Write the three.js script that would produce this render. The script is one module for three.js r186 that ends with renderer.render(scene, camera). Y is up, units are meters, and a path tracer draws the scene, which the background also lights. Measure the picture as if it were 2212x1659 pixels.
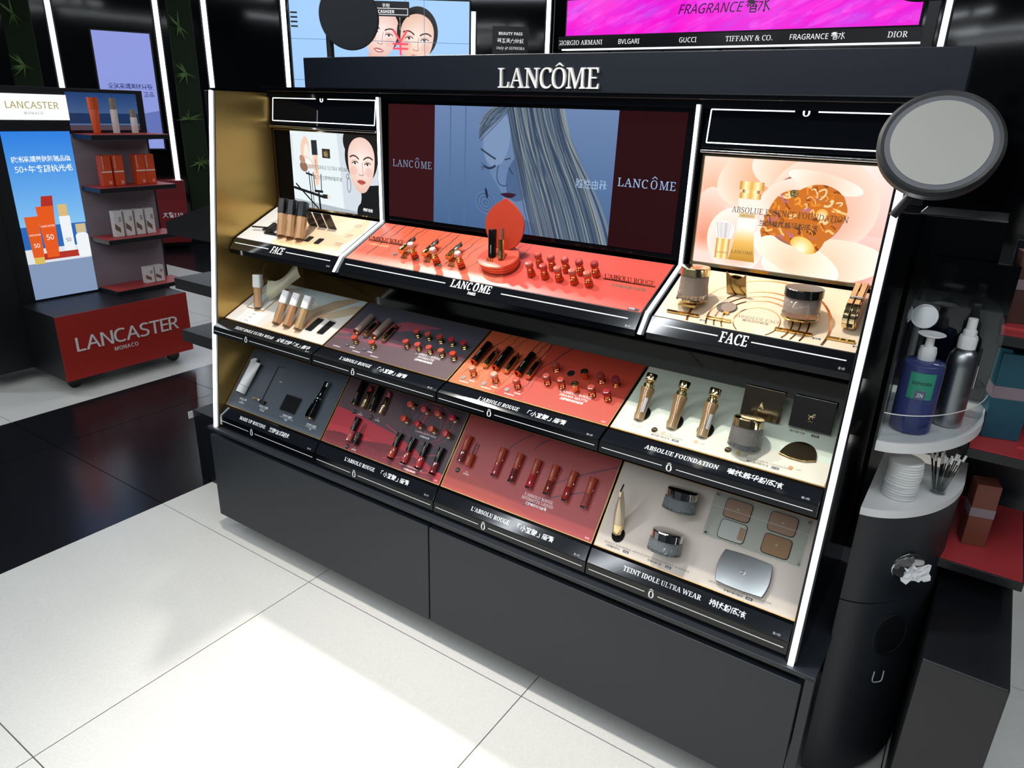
import * as THREE from 'three';
import { RoundedBoxGeometry } from 'three/addons/geometries/RoundedBoxGeometry.js';
import { TextGeometry } from 'three/addons/geometries/TextGeometry.js';
import { FontLoader } from 'three/addons/loaders/FontLoader.js';
import { mergeGeometries, toCreasedNormals } from 'three/addons/utils/BufferGeometryUtils.js';
import { RectAreaLightUniformsLib } from 'three/addons/lights/RectAreaLightUniformsLib.js';

RectAreaLightUniformsLib.init();
// ------------------------------------------------------------------ camera, exposure
const scene = new THREE.Scene();
scene.background = new THREE.Color(0x000000);
const camera = new THREE.PerspectiveCamera(56.53, 2212 / 1659, 0.05, 60);
camera.position.set(2.17329, 1.53618, 1.35904);
camera.rotation.order = 'YXZ';
camera.rotation.set(-0.36556, 0.58403, 0.03168);
const renderer = new THREE.WebGLRenderer({ antialias: true });
renderer.toneMapping = THREE.LinearToneMapping;
renderer.toneMappingExposure = 1.2;
renderer.shadowMap.enabled = true;

// ------------------------------------------------------------------ helpers
const PI = Math.PI;
let seed = 7;
const rnd = () => { seed = (seed * 1664525 + 1013904223) >>> 0; return seed / 4294967296; };
const counts = {};
function numbered(n) { const k = counts[n] = (counts[n] ?? -1) + 1; return k ? n + '_' + String(k).padStart(3, '0') : n; }
function tag(o, label, category, group) { o.userData.label = label; o.userData.category = category; if (group) o.userData.group = group; return o; }
function thing(name, label, category, pos, group) {
  const o = new THREE.Group(); o.name = numbered(name); tag(o, label, category, group);
  if (pos) o.position.set(...pos);
  scene.add(o); return o;
}
function part(name, geo, mat, parent, pos) {
  const m = new THREE.Mesh(Array.isArray(geo) ? merge(geo) : geo, mat); m.castShadow = m.receiveShadow = true;
  m.name = parent ? name : numbered(name);
  if (pos) m.position.set(...pos);
  (parent ?? scene).add(m); return m;
}
function struct(name, geo, mat, pos) { const m = part(name, geo, mat, null, pos); m.name = name; m.userData.kind = 'structure'; return m; }
function copyOf(src, label, group) { const c = src.clone(); c.name = numbered(src.name.replace(/_\d+$/, '')); c.userData = { ...src.userData }; if (label) c.userData.label = label; if (group) c.userData.group = group; scene.add(c); return c; }
function merge(list) { const a = list.map((g) => { const q = g.index ? g.toNonIndexed() : g; for (const k of Object.keys(q.attributes)) if (!['position', 'normal', 'uv'].includes(k)) q.deleteAttribute(k); return q; }); return mergeGeometries(a); }
const box = (w, h, d, x = 0, y = 0, z = 0) => new THREE.BoxGeometry(w, h, d).translate(x, y, z);
const rbox = (w, h, d, r, x = 0, y = 0, z = 0, s = 2) => new RoundedBoxGeometry(w, h, d, s, Math.min(r, w / 2.01, h / 2.01, d / 2.01)).translate(x, y, z);
const cyl = (r0, r1, h, x = 0, y = 0, z = 0, s = 24) => new THREE.CylinderGeometry(r1, r0, h, s).translate(x, y + h / 2, z);   // r0 below, r1 above, standing on y
const lathe = (pts, s = 28) => new THREE.LatheGeometry(pts.map(([r, y]) => new THREE.Vector2(Math.max(r, 1e-5), y)), s);
const lying = (g) => g.rotateX(-PI / 2);                                           // an upright shape laid along -z
// A sharp-edged lathe: every ring repeated so that its corners stay crisp.
const turned = (pts, s = 28, a = 0.6) => toCreasedNormals(lathe(pts, s), a);
// Extrude a closed outline given in (z, y) along x from x0 to x1.
function prof(pts, x0, x1, bevel = 0) {
  const s = new THREE.Shape(pts.map(([z, y]) => new THREE.Vector2(-z, y)));
  const g = new THREE.ExtrudeGeometry(s, { depth: x1 - x0 - 2 * bevel, bevelEnabled: bevel > 0, bevelSize: bevel, bevelThickness: bevel, bevelOffset: -bevel, bevelSegments: 2 });
  return g.translate(0, 0, bevel).rotateY(PI / 2).translate(x0, 0, 0);
}
function tube(pts, r, seg = 40, rad = 10, closed = false) { return new THREE.TubeGeometry(new THREE.CatmullRomCurve3(pts.map((p) => new THREE.Vector3(...p)), closed, 'catmullrom', 0.3), seg, r, rad, closed); }
function bar(a, b, r, s = 10) {
  const A = new THREE.Vector3(...a), B = new THREE.Vector3(...b), d = B.clone().sub(A), g = new THREE.CylinderGeometry(r, r, d.length(), s);
  g.applyQuaternion(new THREE.Quaternion().setFromUnitVectors(new THREE.Vector3(0, 1, 0), d.normalize())); return g.translate(...A.add(B).multiplyScalar(0.5).toArray());
}
// A quad with its picture upright: corners bottom-left, bottom-right, top-right, top-left.
function quad(bl, br, tr, tl) {
  const g = new THREE.BufferGeometry();
  g.setAttribute('position', new THREE.Float32BufferAttribute([...bl, ...br, ...tr, ...tl], 3));
  g.setAttribute('uv', new THREE.Float32BufferAttribute([0, 0, 1, 0, 1, 1, 0, 1], 2)); g.setIndex([0, 1, 2, 0, 2, 3]); g.computeVertexNormals(); return g;
}
// A slab whose face (towards +z) carries the picture once; sides take its edge colour.
function slab(w, h, t) {
  const g = new THREE.BoxGeometry(w, h, t), p = g.attributes.position, u = g.attributes.uv;
  for (let i = 0; i < p.count; i++) u.setXY(i, (p.getX(i) / w + 0.5) * 0.996 + 0.002, (p.getY(i) / h + 0.5) * 0.996 + 0.002);
  return g;
}

// ------------------------------------------------------------------ materials
const lin = (hex) => new THREE.Color(hex);
const M = {};
function std(name, o) { return M[name] = new THREE.MeshStandardMaterial(o); }
function phy(name, o) { return M[name] = new THREE.MeshPhysicalMaterial(o); }
function canvas(w, h, draw) { const c = document.createElement('canvas'); c.width = w; c.height = h; const g = c.getContext('2d'); draw(g, w, h); const t = new THREE.CanvasTexture(c); t.colorSpace = THREE.SRGBColorSpace; t.anisotropy = 8; return t; }
const print = (t, o = {}) => new THREE.MeshStandardMaterial({ map: t, roughness: 0.5, ...o });
const glowing = (t, k, o = {}) => new THREE.MeshStandardMaterial({ color: 0x050505, roughness: 0.25, emissive: 0xffffff, emissiveMap: t, emissiveIntensity: k, ...o });
phy('gloss', { color: 0x06070a, roughness: 0.07, specularIntensity: 0.9 });
std('satin', { color: 0x0d0f13, roughness: 0.42 });
std('drawer', { color: 0x20242a, roughness: 0.5 });
std('blackpaint', { color: 0x0c0e12, roughness: 0.5 });
std('deep', { color: 0x030304, roughness: 0.8 });
std('void', { color: 0x010101, roughness: 1 });
std('navy', { color: 0x0e1420, roughness: 0.38 });
phy('chrome', { color: 0xd6d6d4, metalness: 1, roughness: 0.08 });
phy('gold', { color: 0xe6bf72, metalness: 1, roughness: 0.13 });
phy('palegold', { color: 0xe8d3a0, metalness: 1, roughness: 0.12 });
phy('rosegold', { color: 0xe0a27a, metalness: 1, roughness: 0.12 });
phy('copper', { color: 0xd07a48, metalness: 1, roughness: 0.2 });
phy('alu', { color: 0xa9adb0, metalness: 1, roughness: 0.32 });
std('white', { color: 0xe8e8e6, roughness: 0.35 });
std('whitematt', { color: 0xdedfdd, roughness: 0.7 });
std('goldline', { color: 0xc9a468, metalness: 0.8, roughness: 0.35 });
phy('capblack', { color: 0x08090b, roughness: 0.22 });
phy('acrylic', { color: 0xf4f8f8, roughness: 0.03, transmission: 1, thickness: 0, ior: 1.45 });
phy('glass', { color: 0xf2f4f2, roughness: 0.02, transmission: 1, thickness: 0.01, ior: 1.5, attenuationColor: lin(0xe6dccf), attenuationDistance: 0.05 });
phy('orangeglass', { color: 0xff9a40, roughness: 0.05, transmission: 0.85, thickness: 0.01, ior: 1.45, attenuationColor: lin(0xe87020), attenuationDistance: 0.012 });
const led = new THREE.MeshStandardMaterial({ color: 0xffffff, emissive: 0xf2fbff, emissiveIntensity: 3.5 });
const thinled = new THREE.MeshStandardMaterial({ color: 0xffffff, emissive: 0xf2fbff, emissiveIntensity: 1.6 });
const lit = (hex, k = 1) => new THREE.MeshStandardMaterial({ color: 0x101010, emissive: hex, emissiveIntensity: k });
const plain = (hex, rough = 0.5, o = {}) => M['p' + hex + rough + JSON.stringify(o)] ??= new THREE.MeshPhysicalMaterial({ color: hex, roughness: rough, ...o });

// ------------------------------------------------------------------ lettering
// Chinese characters as pen strokes on a ten by ten grid: runs of two-digit points, or other characters set into a box (name:x0y0x1y1).
const PEN = {
  '口': '1181881811', '日': '2080892920 2484', '月': '1926208089 2383 2686', '木': '0393 5059 5209 5299', '女': '402598 7019 0393', '米': '0494 5059 2143 8163 5409 5499', '艹': '0595 3039 7079', '火': '5055 5509 5599 2134 8163',
  '言': '5051 0191 2373 2575 1777 7799 1999 1719 7779', '阝': '1019 107053538537', '王': '0090 1585 0999 5059', '氵': '2143 1434 0937', '扌': '0393 5058 5838 0794', '亻': '7014 4349', '忄': '5059 2224 8284', '生': '2013 1292 5059 1595 0999',
  '一': '0595', '丷': '2042 8062', '广': '5051 1191 1109', '禾': '7021 0393 5059 5309 5399', '青': '0191 1383 0595 5015 2699? ', '马': '2080 8065 2125 2585 8589 8969', '力': '0393 9389 8969 5009', '欠': '3013 2292 9284 5355 5519 5599',
  '匕': '1018 1899 9997 8414', '土': '2484 5059 0999', '石': '0191 5109 口:2599', '疒': '5051 2191 2109 0315', '穴': '5051 0292 0204 9294 3315 6385', '寸': '0393 7079 7959 2446', '山': '5059 1319 1999 9399', '贝': '2127 2181 8187 5356 5619 5689', '王2': '0595',
  '青2': '0191 1383 0595 5005 月:2599',
  '香': '禾:0064 禾:1095 日:2599', '水': '5059 5948 0232 3208 8153 5398', '随': '阝:0039 4191 6134 月:5489 3236 3639 3999', '性': '忄:0039 生:3099', '由': '1282891912 5059 1585', '我': '4010 0494 2029 2917 0735 6067 6798 9897 8369 7082',
  '欧': '9010? ', '洲': '氵:0029 4049 4918? 3335 5059 6466 7079 9099', '高': '5051 0191 2373752523 0906 0696 9699 口:3669', '端': '2021 0242 1416 3336 0847 4042 4292 9290 7072 4494 4649 4696 9699 6069 8089', '养': '2042 8062 0292 1484 0595 5005 5295 3719 6789',
  '肤': '月:0039 4292 4494 6064 6439 6499', '防': '阝:0039 6061 3292 5239 5585 8579', '晒': '日:0038 4191 4393934949? 9399 4399 6163 8183', '品': '口:2074 口:0549 口:5599', '牌': '1015 3034 0535 0549? 2579 5041? 4282 8285 4585 4245 6245 3797 7579', '年': '3013 2292 2626 2696 2226 0696 5259', '专': '2181 0393 5034 3476 7658 3879',
  '研': '石:0049 5191 5494 6169 8189', '抗': '扌:0039 6061 4292 5464 5439 6489 7497 8799', '光': '5053 2133 8163 0494 3409 6468 6899 9997', '老': '2282 4044 0494 8006 4548 4898 9896 7547', '全': '5004 5094 2575 2777 0999 5559', '球': '王:0039 4292 6268 8183 4446 6439 6499', '美': '2041 8061 1181 2373 0494 5147 1696 5609 5699', '妆': '1019 0103 0507 女:3099', '体': '亻:0039 木:2596 7077 5888', '验': '马:0039 6034 6094 5575 4567 6577 3999 9567',
  '正': '0191 5159 5595 2529 0999', '警': '艹:0052 口:2244 6033 7183 言:2599', '持': '扌:0039 4181 6063 3393 4595 8389 8969 5557', '粉': '米:0049 6034 8094 5585 8579 7969 6549', '底': '5051 1191 1109 8034 3438 3858 3575 5498 9897 6768', '液': '氵:0029 6061 2292 5335 4449 7355 5585 8549 6599', '菁': '艹:0093 青2:0399', '纯': '2003 0333 3306 0636 0839 3292 4366 6686 8383 6068 6898 9897', '精': '米:0049 青2:4099', '华': '亻:0044 6064 6494 9492 8051 0696 5459', '小': '5059 5939 2307 7397',
  '蛮': '5051 0191 3135 7175 2113 8193 口:2578 5359 0999', '腰': '月:0039 3191 4494 4244 9294 6164 8184 5548 8548? 3696 5538 3889 7559', '唇': '1191 1109 3383 1595 3538 5575 4558 口:2699', '膏': '高:0095 月:2599', '兰': '2042 8062 1393 2676 0999', '蔻': '艹:0092 0393 0305 9395 1545 0747 0939 6099? 5595 5759 7559', '法': '氵:0029 5059 3292 3595 5539 3989 7589', '式': '0292 1545 3538 0849 6067 6799 9997 7081', '轻': '0141 2006 0646 2449 0846 5191 9154 5495 5585 6569 4999',
  '新': '2021 0141 0343 0545 2549 2618 8051 5159 5494 7479', '家': '5051 0292 0204 9294 2474 5415 4549 4506 4707 7456 5699', '族': '2021 0242 2209 2545 4539 6043 5292 6345 5585 3797 7539 7799', '代': '亻:0039 3494 5058 5899 7082', '二': '2282 0898', '第': '3012 7052 0292 1383 8385 8515 1517 1797 9789 5359 5709', '自': '5032 2282892922 2484 2676', '在': '0292 5008 3439 5595 7279 4999', '尊': '2031 8071 0191 1383851513 0696 6089 3738', '享': '5051 0191 口:2264 2676 7659 5939 0898', '特': '2014 1343 2029 0646 扌:4099', '权': '木:0049 5191 9159 5399', '收': '1116 1636 3039 6033 5292 8339 5499', '银': '2003 0444 0646 2029 4191 9194 4494 4147 4999 6599 9565', '箱': '3012 7052 木:0249 日:5299', '球2': '0595',
};
Object.assign(PEN, { '试': '1122 0525 2529 2938 4393 6069 8083 4575 6565 3979', '用': '1909 1911 1191 9199 1494 1696 5059', '「': '8040 4046', '」': '5359 5919' });
PEN['试'] = '1022 0424 2428 2837 3393 6067 6799 9997 7183 3565 5058 3868'; PEN['用'] = '0917 1711 1191 9199 1494 1696 5159';
for (const k in PEN) PEN[k] = PEN[k].split(' ').filter((t) => !t.includes('?')).join(' ');
PEN['欧'] = '4111 1119 1949 2337 3727 6043 5292 9284 7346 6699'; PEN['洲'] = '氵:0029 4049 6069 9099 3335 5355 7375'; PEN['晒'] = '日:0038 4191 4399 4349 9399 4999 6166 7176';
PEN['牌'] = '1006 0309 0333 3030 1636 3639 5041 4282 8285 4585 4245 4888 3797 6299'; PEN['蔻'] = '艹:0092 0393 0305 9395 1545 0747 0939 5595 5759 7559';
PEN['腰'] = '月:0039 3191 4494 4244 9294 6164 8184 3696 5538 3889 7549';
function pen(g, ch, x, y, w, h) {
  for (const t of PEN[ch].split(' ')) {
    const c = t.indexOf(':');
    if (c > 0) { const b = [...t.slice(c + 1)].map(Number); pen(g, t.slice(0, c), x + b[0] / 9 * w, y + b[1] / 9 * h, (b[2] - b[0]) / 9 * w, (b[3] - b[1]) / 9 * h); continue; }
    if (!PEN[t]?.length || /\d/.test(t)) { g.beginPath(); for (let i = 0; i + 1 < t.length; i += 2) g[i ? 'lineTo' : 'moveTo'](x + t[i] / 9 * w, y + t[i + 1] / 9 * h); g.stroke(); }
  }
}
// Text with its baseline-left at (x, y); mixes fonts and pen characters. o: font, weight, style, gap, stretch, color, bold, align
function textWidth(g, s, size, o) { let w = 0; for (const ch of s) w += (PEN[ch] ? size * 0.98 : g.measureText(ch).width) + (o.gap ?? 0) * size; return w - (o.gap ?? 0) * size; }
function write(g, s, x, y, size, o = {}) {
  g.save(); g.translate(x, y); if (o.turn) g.rotate(o.turn); g.scale(o.stretch ?? 1, 1); if (o.skew) g.transform(1, 0, o.skew, 1, 0, 0);
  g.font = `${o.style ?? ''} ${o.weight ?? ''} ${size}px ${o.font ?? 'serif'}`; g.fillStyle = g.strokeStyle = o.color ?? '#fff'; g.lineCap = 'round'; g.lineJoin = 'round'; g.textBaseline = 'alphabetic';
  const W = textWidth(g, s, size, o); let px = o.align === 'center' ? -W / 2 : o.align === 'right' ? -W : 0;
  for (const ch of s) {
    if (PEN[ch]) { g.lineWidth = size * (o.bold ?? 0.085); pen(g, ch, px + size * 0.07, -size * 0.82, size * 0.84, size * 0.88); px += size * 0.98 + (o.gap ?? 0) * size; }
    else { g.fillText(ch, px, 0); px += g.measureText(ch).width + (o.gap ?? 0) * size; }
  }
  g.restore();
}
const loader = new FontLoader();
const serif = await loader.loadAsync('fonts/droid/droid_serif_regular.typeface.json');
const sans = await loader.loadAsync('fonts/droid/droid_sans_regular.typeface.json');
const sansBold = await loader.loadAsync('fonts/droid/droid_sans_bold.typeface.json');
const serifBold = await loader.loadAsync('fonts/droid/droid_serif_bold.typeface.json');
// Solid letters standing on y = 0 from x = 0 to x = width, facing +z; gap is letter spacing in em.
function letters(s, font, size, depth, gap = 0, squeeze = 1, bevel = 0) {
  const list = []; let x = 0;
  for (const ch of s) {
    if (ch === ' ') { x += size * 0.4; continue; }
    const base = ch === 'Ô' ? 'O' : ch;
    const g = new TextGeometry(base, { font, size, depth, curveSegments: 6, bevelEnabled: bevel > 0, bevelSize: bevel, bevelThickness: bevel, bevelSegments: 1 });
    g.computeBoundingBox(); const b = g.boundingBox, w = b.max.x - b.min.x; g.translate(x - b.min.x, 0, 0); list.push(g);
    if (ch === 'Ô') {
      const t = new THREE.Shape(); const cx = x + w / 2, y0 = size * 1.06, k = size * 0.24;
      t.moveTo(cx - k, y0); t.lineTo(cx, y0 + k * 0.72); t.lineTo(cx + k, y0); t.lineTo(cx + k * 0.95, y0 - k * 0.06); t.lineTo(cx, y0 + k * 0.4); t.lineTo(cx - k * 0.95, y0 - k * 0.06); t.closePath();
      list.push(new THREE.ExtrudeGeometry(t, { depth, bevelEnabled: false }));
    }
    x += w + gap * size;
  }
  const g = merge(list); g.scale(squeeze, 1, 1); g.computeBoundingBox(); return g;
}
// ------------------------------------------------------------------ lights of the shop: diagonal ceiling tubes and downlights
const CEIL = 3.2;
function ceilingTube(cx, cz, len, label) {
  const t = thing('ceiling_light_tube', label, 'ceiling light', [cx, CEIL, cz], 'diagonal light tubes on the ceiling'); t.rotation.y = PI / 4;
  part('housing', rbox(len + 0.06, 0.05, 0.09, 0.01, 0, -0.03, 0), M.satin, t);
  part('diffuser', box(len, 0.012, 0.06, 0, -0.062, 0), lit(0xf4fbff, 3.2), t);
  const l = new THREE.RectAreaLight(0xf2f8ff, 42, len, 0.06); l.position.set(0, -0.07, 0); l.rotation.x = -PI / 2; t.add(l);
}
function downlight(x, z, tx, ty, tz, power, angle, label, col = 0xfffaf2) {
  const t = thing('downlight', label, 'spotlight', [x, CEIL - 0.02, z], 'downlights over the makeup stand');
  const dir = new THREE.Vector3(tx - x, ty - CEIL + 0.02, tz - z).normalize(), q = new THREE.Quaternion().setFromUnitVectors(new THREE.Vector3(0, -1, 0), dir);
  const head = part('lamp_head', turned([[0, 0], [0.035, 0], [0.045, -0.03], [0.05, -0.11], [0.046, -0.11], [0.042, -0.095], [0, -0.09]], 24), M.satin, t); head.quaternion.copy(q); head.position.y = -0.03;
  const face = part('lamp_lens', new THREE.CircleGeometry(0.042, 24).rotateX(PI / 2).translate(0, -0.098, 0), lit(0xfff6e8, 6), t); face.quaternion.copy(q); face.position.y = -0.03;
  part('mount', cyl(0.03, 0.03, 0.03, 0, -0.01, 0, 16), M.satin, t);
  const s = new THREE.SpotLight(col, power, 0, angle, 0.6, 2); s.castShadow = true; s.shadow.mapSize.set(1024, 1024); s.shadow.radius = 2;
  s.position.copy(new THREE.Vector3(0, -0.145, 0).applyQuaternion(q)).add(new THREE.Vector3(0, -0.03, 0)); t.add(s);
  s.target.position.set(tx - x, ty - CEIL + 0.02, tz - z); t.add(s.target);
}
const where = ['over the aisle by the wall screens', 'behind the header of the makeup stand', 'above the makeup stand', 'above the aisle in front of the stand', 'farther out over the front aisle', 'over the front of the shop', 'near the front wall'];
[[-3.2, -3.6], [-1.2, -2.6], [-2.6, 0.2], [0.6, 0.9], [-0.9, 2.3], [1.6, 2.6], [0.2, 3.7], [1.5, 4.6], [-1.6, 4.4], [2.9, 3.9], [3.6, 0.6], [3.0, -3.2]].forEach(([x, z], i) =>
  ceilingTube(x, z, i < 4 ? 2.2 : 2.6, 'white diagonal ceiling light tube ' + (where[i] ?? ['over the left of the front aisle', 'at the right of the front aisle', 'right of the dispenser column', 'over the aisle', 'behind the right gondola'][i - 7])));
downlight(-0.5, -0.85, 1.05, 1.0, -0.15, 20, 0.5, 'black spotlight on the ceiling left of the stand aimed at the red lipstick tray');
downlight(0.2, 0.15, 0.9, 0.7, -0.1, 9, 0.6, 'black spotlight on the ceiling above the left front of the stand');
downlight(1.1, 0.3, 1.7, 0.7, -0.1, 9, 0.6, 'black spotlight on the ceiling above the right front of the stand');

// ------------------------------------------------------------------ floor of loose tiles, ceiling, walls
const T = 0.8763, OX = 0.4807, OZ = 0.0267;
const stone = (base, amp, s0) => canvas(256, 256, (g) => {
  seed = s0; const im = g.getImageData(0, 0, 256, 256);
  for (let i = 0; i < 256 * 256; i++) { const k = (rnd() - 0.5) * amp + (Math.sin(i * 0.013) + Math.sin((i >> 8) * 0.09)) * amp * 0.08; for (let c = 0; c < 3; c++) im.data[i * 4 + c] = base[c] + k; im.data[i * 4 + 3] = 255; }
  g.putImageData(im, 0, 0);
});
const whiteTile = new THREE.MeshPhysicalMaterial({ map: stone([214, 213, 207], 9, 3), roughness: 0.34 }), blackTile = new THREE.MeshPhysicalMaterial({ map: stone([22, 23, 27], 5, 5), roughness: 0.22 });
const floor = struct('floor', box(13, 0.05, 13, -1.5, -0.0355, 0), plain(0x3a3a38, 0.9));
const G = 0.0016;
function tile(x0, x1, z0, z1, m) { part('tile', box(x1 - x0 - G * 2, 0.011, z1 - z0 - G * 2).translate((x0 + x1) / 2, -0.0055, (z0 + z1) / 2), m, floor); }
const xs = []; for (let k = -4; k <= 4; k++) xs.push(OX + k * T);
const cuts = [...xs.filter((x) => x > -0.45), -0.3956].sort((a, b) => a - b).filter((x, i, a) => !i || x - a[i - 1] > 0.01);
for (let j = -6; j < 6; j++) {
  const z0 = OZ + j * T, z1 = z0 + T;
  for (let i = 0; i + 1 < cuts.length; i++) tile(cuts[i], cuts[i + 1], z0, z1, whiteTile);
  tile(-1.2719, -0.3956, z0, z1, blackTile); tile(-1.71, -1.2719, z0, z1, blackTile);
  for (let k = 0; k < 6; k++) tile(-1.71 - (k + 1) * T, -1.71 - k * T, z0, z1, j < -3 - (k < 2 ? 1 : 0) && k > 1 ? blackTile : whiteTile);
}
struct('ceiling', box(13, 0.1, 13, -1.5, CEIL + 0.05, 0), plain(0x1b1d20, 0.8));
struct('wall_front', box(13, CEIL, 0.1, -1.5, CEIL / 2, 6.3), plain(0x3a3c40, 0.6));
struct('wall_right', box(0.1, CEIL, 13, 4.6, CEIL / 2, 0), plain(0x2a2b2f, 0.5));
struct('wall_left', box(0.1, CEIL, 13, -7.6, CEIL / 2, 0), plain(0x2c3436, 0.6));
const WA = { p: [-5.45, 0, -3.28], a: 64 * PI / 180 }, WB = { p: [-4.858, 0, -4.494], a: 33.5 * PI / 180 }, WC = { p: [-2.404, 0, -6.118], a: 0 };
function onWall(o, w, along, y, out) { const d = new THREE.Vector3(Math.cos(w.a), 0, -Math.sin(w.a)), n = new THREE.Vector3(Math.sin(w.a), 0, Math.cos(w.a)); o.position.set(...w.p).addScaledVector(d, along).addScaledVector(n, out); o.position.y = y; o.rotation.y = w.a; return o; }
onWall(struct('wall_back_1', box(5, CEIL, 0.1), M.gloss), WA, -1.15, CEIL / 2, -0.05);
onWall(struct('wall_back_2', box(2.95, CEIL, 0.1), M.gloss), WB, 1.47, CEIL / 2, -0.05);
onWall(struct('wall_back_3', box(7.1, CEIL, 0.1), M.gloss), WC, 3.5, CEIL / 2, -0.05);

// ------------------------------------------------------------------ light strips on the back walls
function wallStrip(w, along, y0, y1, label, wd = 0.045) {
  const t = onWall(thing('wall_light_strip', label, 'light strip', null, 'upright light strips on the back walls'), w, along, 0, 0);
  part('channel', box(wd + 0.03, y1 - y0 + 0.02, 0.03, 0, (y0 + y1) / 2, 0.015), M.satin, t);
  part('diffuser', box(wd, y1 - y0, 0.012, 0, (y0 + y1) / 2, 0.036), led, t);
  const l = new THREE.RectAreaLight(0xf2fbff, 4, wd, y1 - y0); l.position.set(0, (y0 + y1) / 2, 0.045); l.rotation.y = PI; t.add(l);
}
wallStrip(WA, -0.878, 0.1, 3.1, 'white upright light strip left of the lavender wall screen');
wallStrip(WA, 0.06, 0.35, 3.1, 'white upright light strip right of the lavender wall screen');
wallStrip(WA, 0.522, 0.4, 3.1, 'white upright light strip between the mossy strip and the dark mirror panel');
wallStrip(WA, 1.34, 0.4, 3.1, 'white upright light strip left of the sky blue video wall');
wallStrip(WB, 2.09, 0.4, 2.53, 'white upright light strip right of the sky blue video wall');
wallStrip(WB, 2.91, 0.4, 3.1, 'white upright light strip left of the magenta screen');
wallStrip(WC, 3.834, 0.4, 3.1, 'white upright light strip right of the magenta screen');
// ------------------------------------------------------------------ the makeup stand: base, sides, back, header
const stand = thing('makeup_display_stand', 'long black makeup stand with gold inner side, lit edges and white header lettering', 'display stand', [0, 0, 0]);
part('carcass', [box(2.06, 0.32, 0.6, 1.0, 0.24, -0.335), box(1.9, 0.06, 0.5, 1.0, 0.05, -0.33)], M.deep, stand);
part('back_panel', box(2.0, 1.13, 0.05, 1.0, 1.0, -0.475), M.gloss, stand);
for (const [a, b] of [[-0.037, 0.998], [1.002, 2.043]]) part('drawer_front', rbox(b - a, 0.333, 0.018, 0.003, (a + b) / 2, 0.2365, -0.009), M.drawer, stand);
part('side_post', rbox(0.02, 0.43, 0.022, 0.002, 2.057, 0.216, -0.011), M.drawer, stand);
part('base_top', rbox(2.115, 0.012, 0.62, 0.002, 1.01, 0.428, -0.31), M.drawer, stand);
// leaning side panels: brushed gold inside, black outside, a light strip down the front edge
const brushed = new THREE.MeshPhysicalMaterial({ color: 0xb99a5c, metalness: 1, roughness: 0.36, anisotropy: 0.6, bumpScale: 0.0003, bumpMap: canvas(64, 512, (g, w, h) => { seed = 11; for (let y = 0; y < h; y++) { const v = 110 + rnd() * 40 | 0; g.fillStyle = `rgb(${v},${v},${v})`; g.fillRect(0, y, w, 1); } }) });
const edgeZ = (y) => -0.016 - 0.119 * (y - 0.434);
const sideProfile = [[edgeZ(0.434), 0.434], [edgeZ(1.572), 1.572], [-0.5, 1.572], [-0.5, 0.434]];
part('side_panel', prof(sideProfile, -0.022, -0.002), M.gloss, stand);
part('side_panel', prof(sideProfile, 2.002, 2.022), M.gloss, stand);
part('gold_lining', prof([[edgeZ(0.436) - 0.002, 0.436], [edgeZ(1.568) - 0.002, 1.568], [-0.45, 1.568], [-0.45, 0.436]], -0.002, 0), brushed, stand);
part('side_lining', prof([[edgeZ(0.436) - 0.002, 0.436], [edgeZ(1.568) - 0.002, 1.568], [-0.45, 1.568], [-0.45, 0.436]], 2.0, 2.002), M.satin, stand);
function edgeLight(x, w, name) {
  const a = new THREE.Vector3(x, 0.436, edgeZ(0.436) + 0.006), b = new THREE.Vector3(x, 1.568, edgeZ(1.568) + 0.006), d = b.clone().sub(a);
  const g = box(w, d.length(), 0.008); const m = part('edge_light', g, led, stand); m.position.copy(a).add(b).multiplyScalar(0.5); m.rotation.x = Math.atan2(d.z, d.y);
  const l = new THREE.RectAreaLight(0xf2fbff, 6, w, d.length()); l.position.copy(m.position).add(new THREE.Vector3(0, 0, 0.007)); l.rotation.set(m.rotation.x, 0, 0); l.rotateY(PI); stand.add(l);
}
edgeLight(-0.012, 0.0095); edgeLight(2.012, 0.0115);
// top rail and upright dividers with the folded light line
part('top_rail', [rbox(2.05, 0.014, 0.22, 0.003, 1.0, 1.579, -0.455), box(2.0, 0.02, 0.02, 1.0, 1.564, -0.362), prof([[-0.15, 1.572], [-0.15, 1.576], [-0.4, 1.576], [-0.4, 1.572]], -0.024, 0.001), prof([[-0.15, 1.572], [-0.15, 1.576], [-0.4, 1.576], [-0.4, 1.572]], 1.999, 2.024)], M.gloss, stand);
part('rail_edge', box(2.05, 0.003, 0.003, 1.0, 1.585, -0.345), M.chrome, stand);
const foldZ = -0.35;
function foldLight(x) {
  const seg = [[[x, 1.192, foldZ + 0.006], [x, 1.56, foldZ + 0.006]], [[x, 1.106, -0.170], [x, 1.192, -0.350]], [[x, 1.062, -0.130], [x, 1.106, -0.166]]];
  const f = part('divider', [box(0.022, 0.39, 0.03, x, 1.37, foldZ - 0.014), prof([[-0.168, 1.1], [-0.35, 1.188], [-0.35, 1.15], [-0.16, 1.052], [-0.136, 1.058]], x - 0.011, x + 0.011)], M.gloss, stand);
  for (const [a, b] of seg) {
    const A = new THREE.Vector3(...a), B = new THREE.Vector3(...b), d = B.clone().sub(A), m = part('divider_light', box(0.0075, d.length() + 0.003, 0.004), led, f);
    m.position.copy(A).add(B).multiplyScalar(0.5); m.rotation.x = Math.atan2(d.z, d.y);
  }
  const l = new THREE.RectAreaLight(0xf2fbff, 5, 0.0072, 0.36); l.position.set(x, 1.375, foldZ + 0.014); l.rotation.y = PI; stand.add(l);
}
foldLight(0.524); foldLight(1.538);
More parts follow.
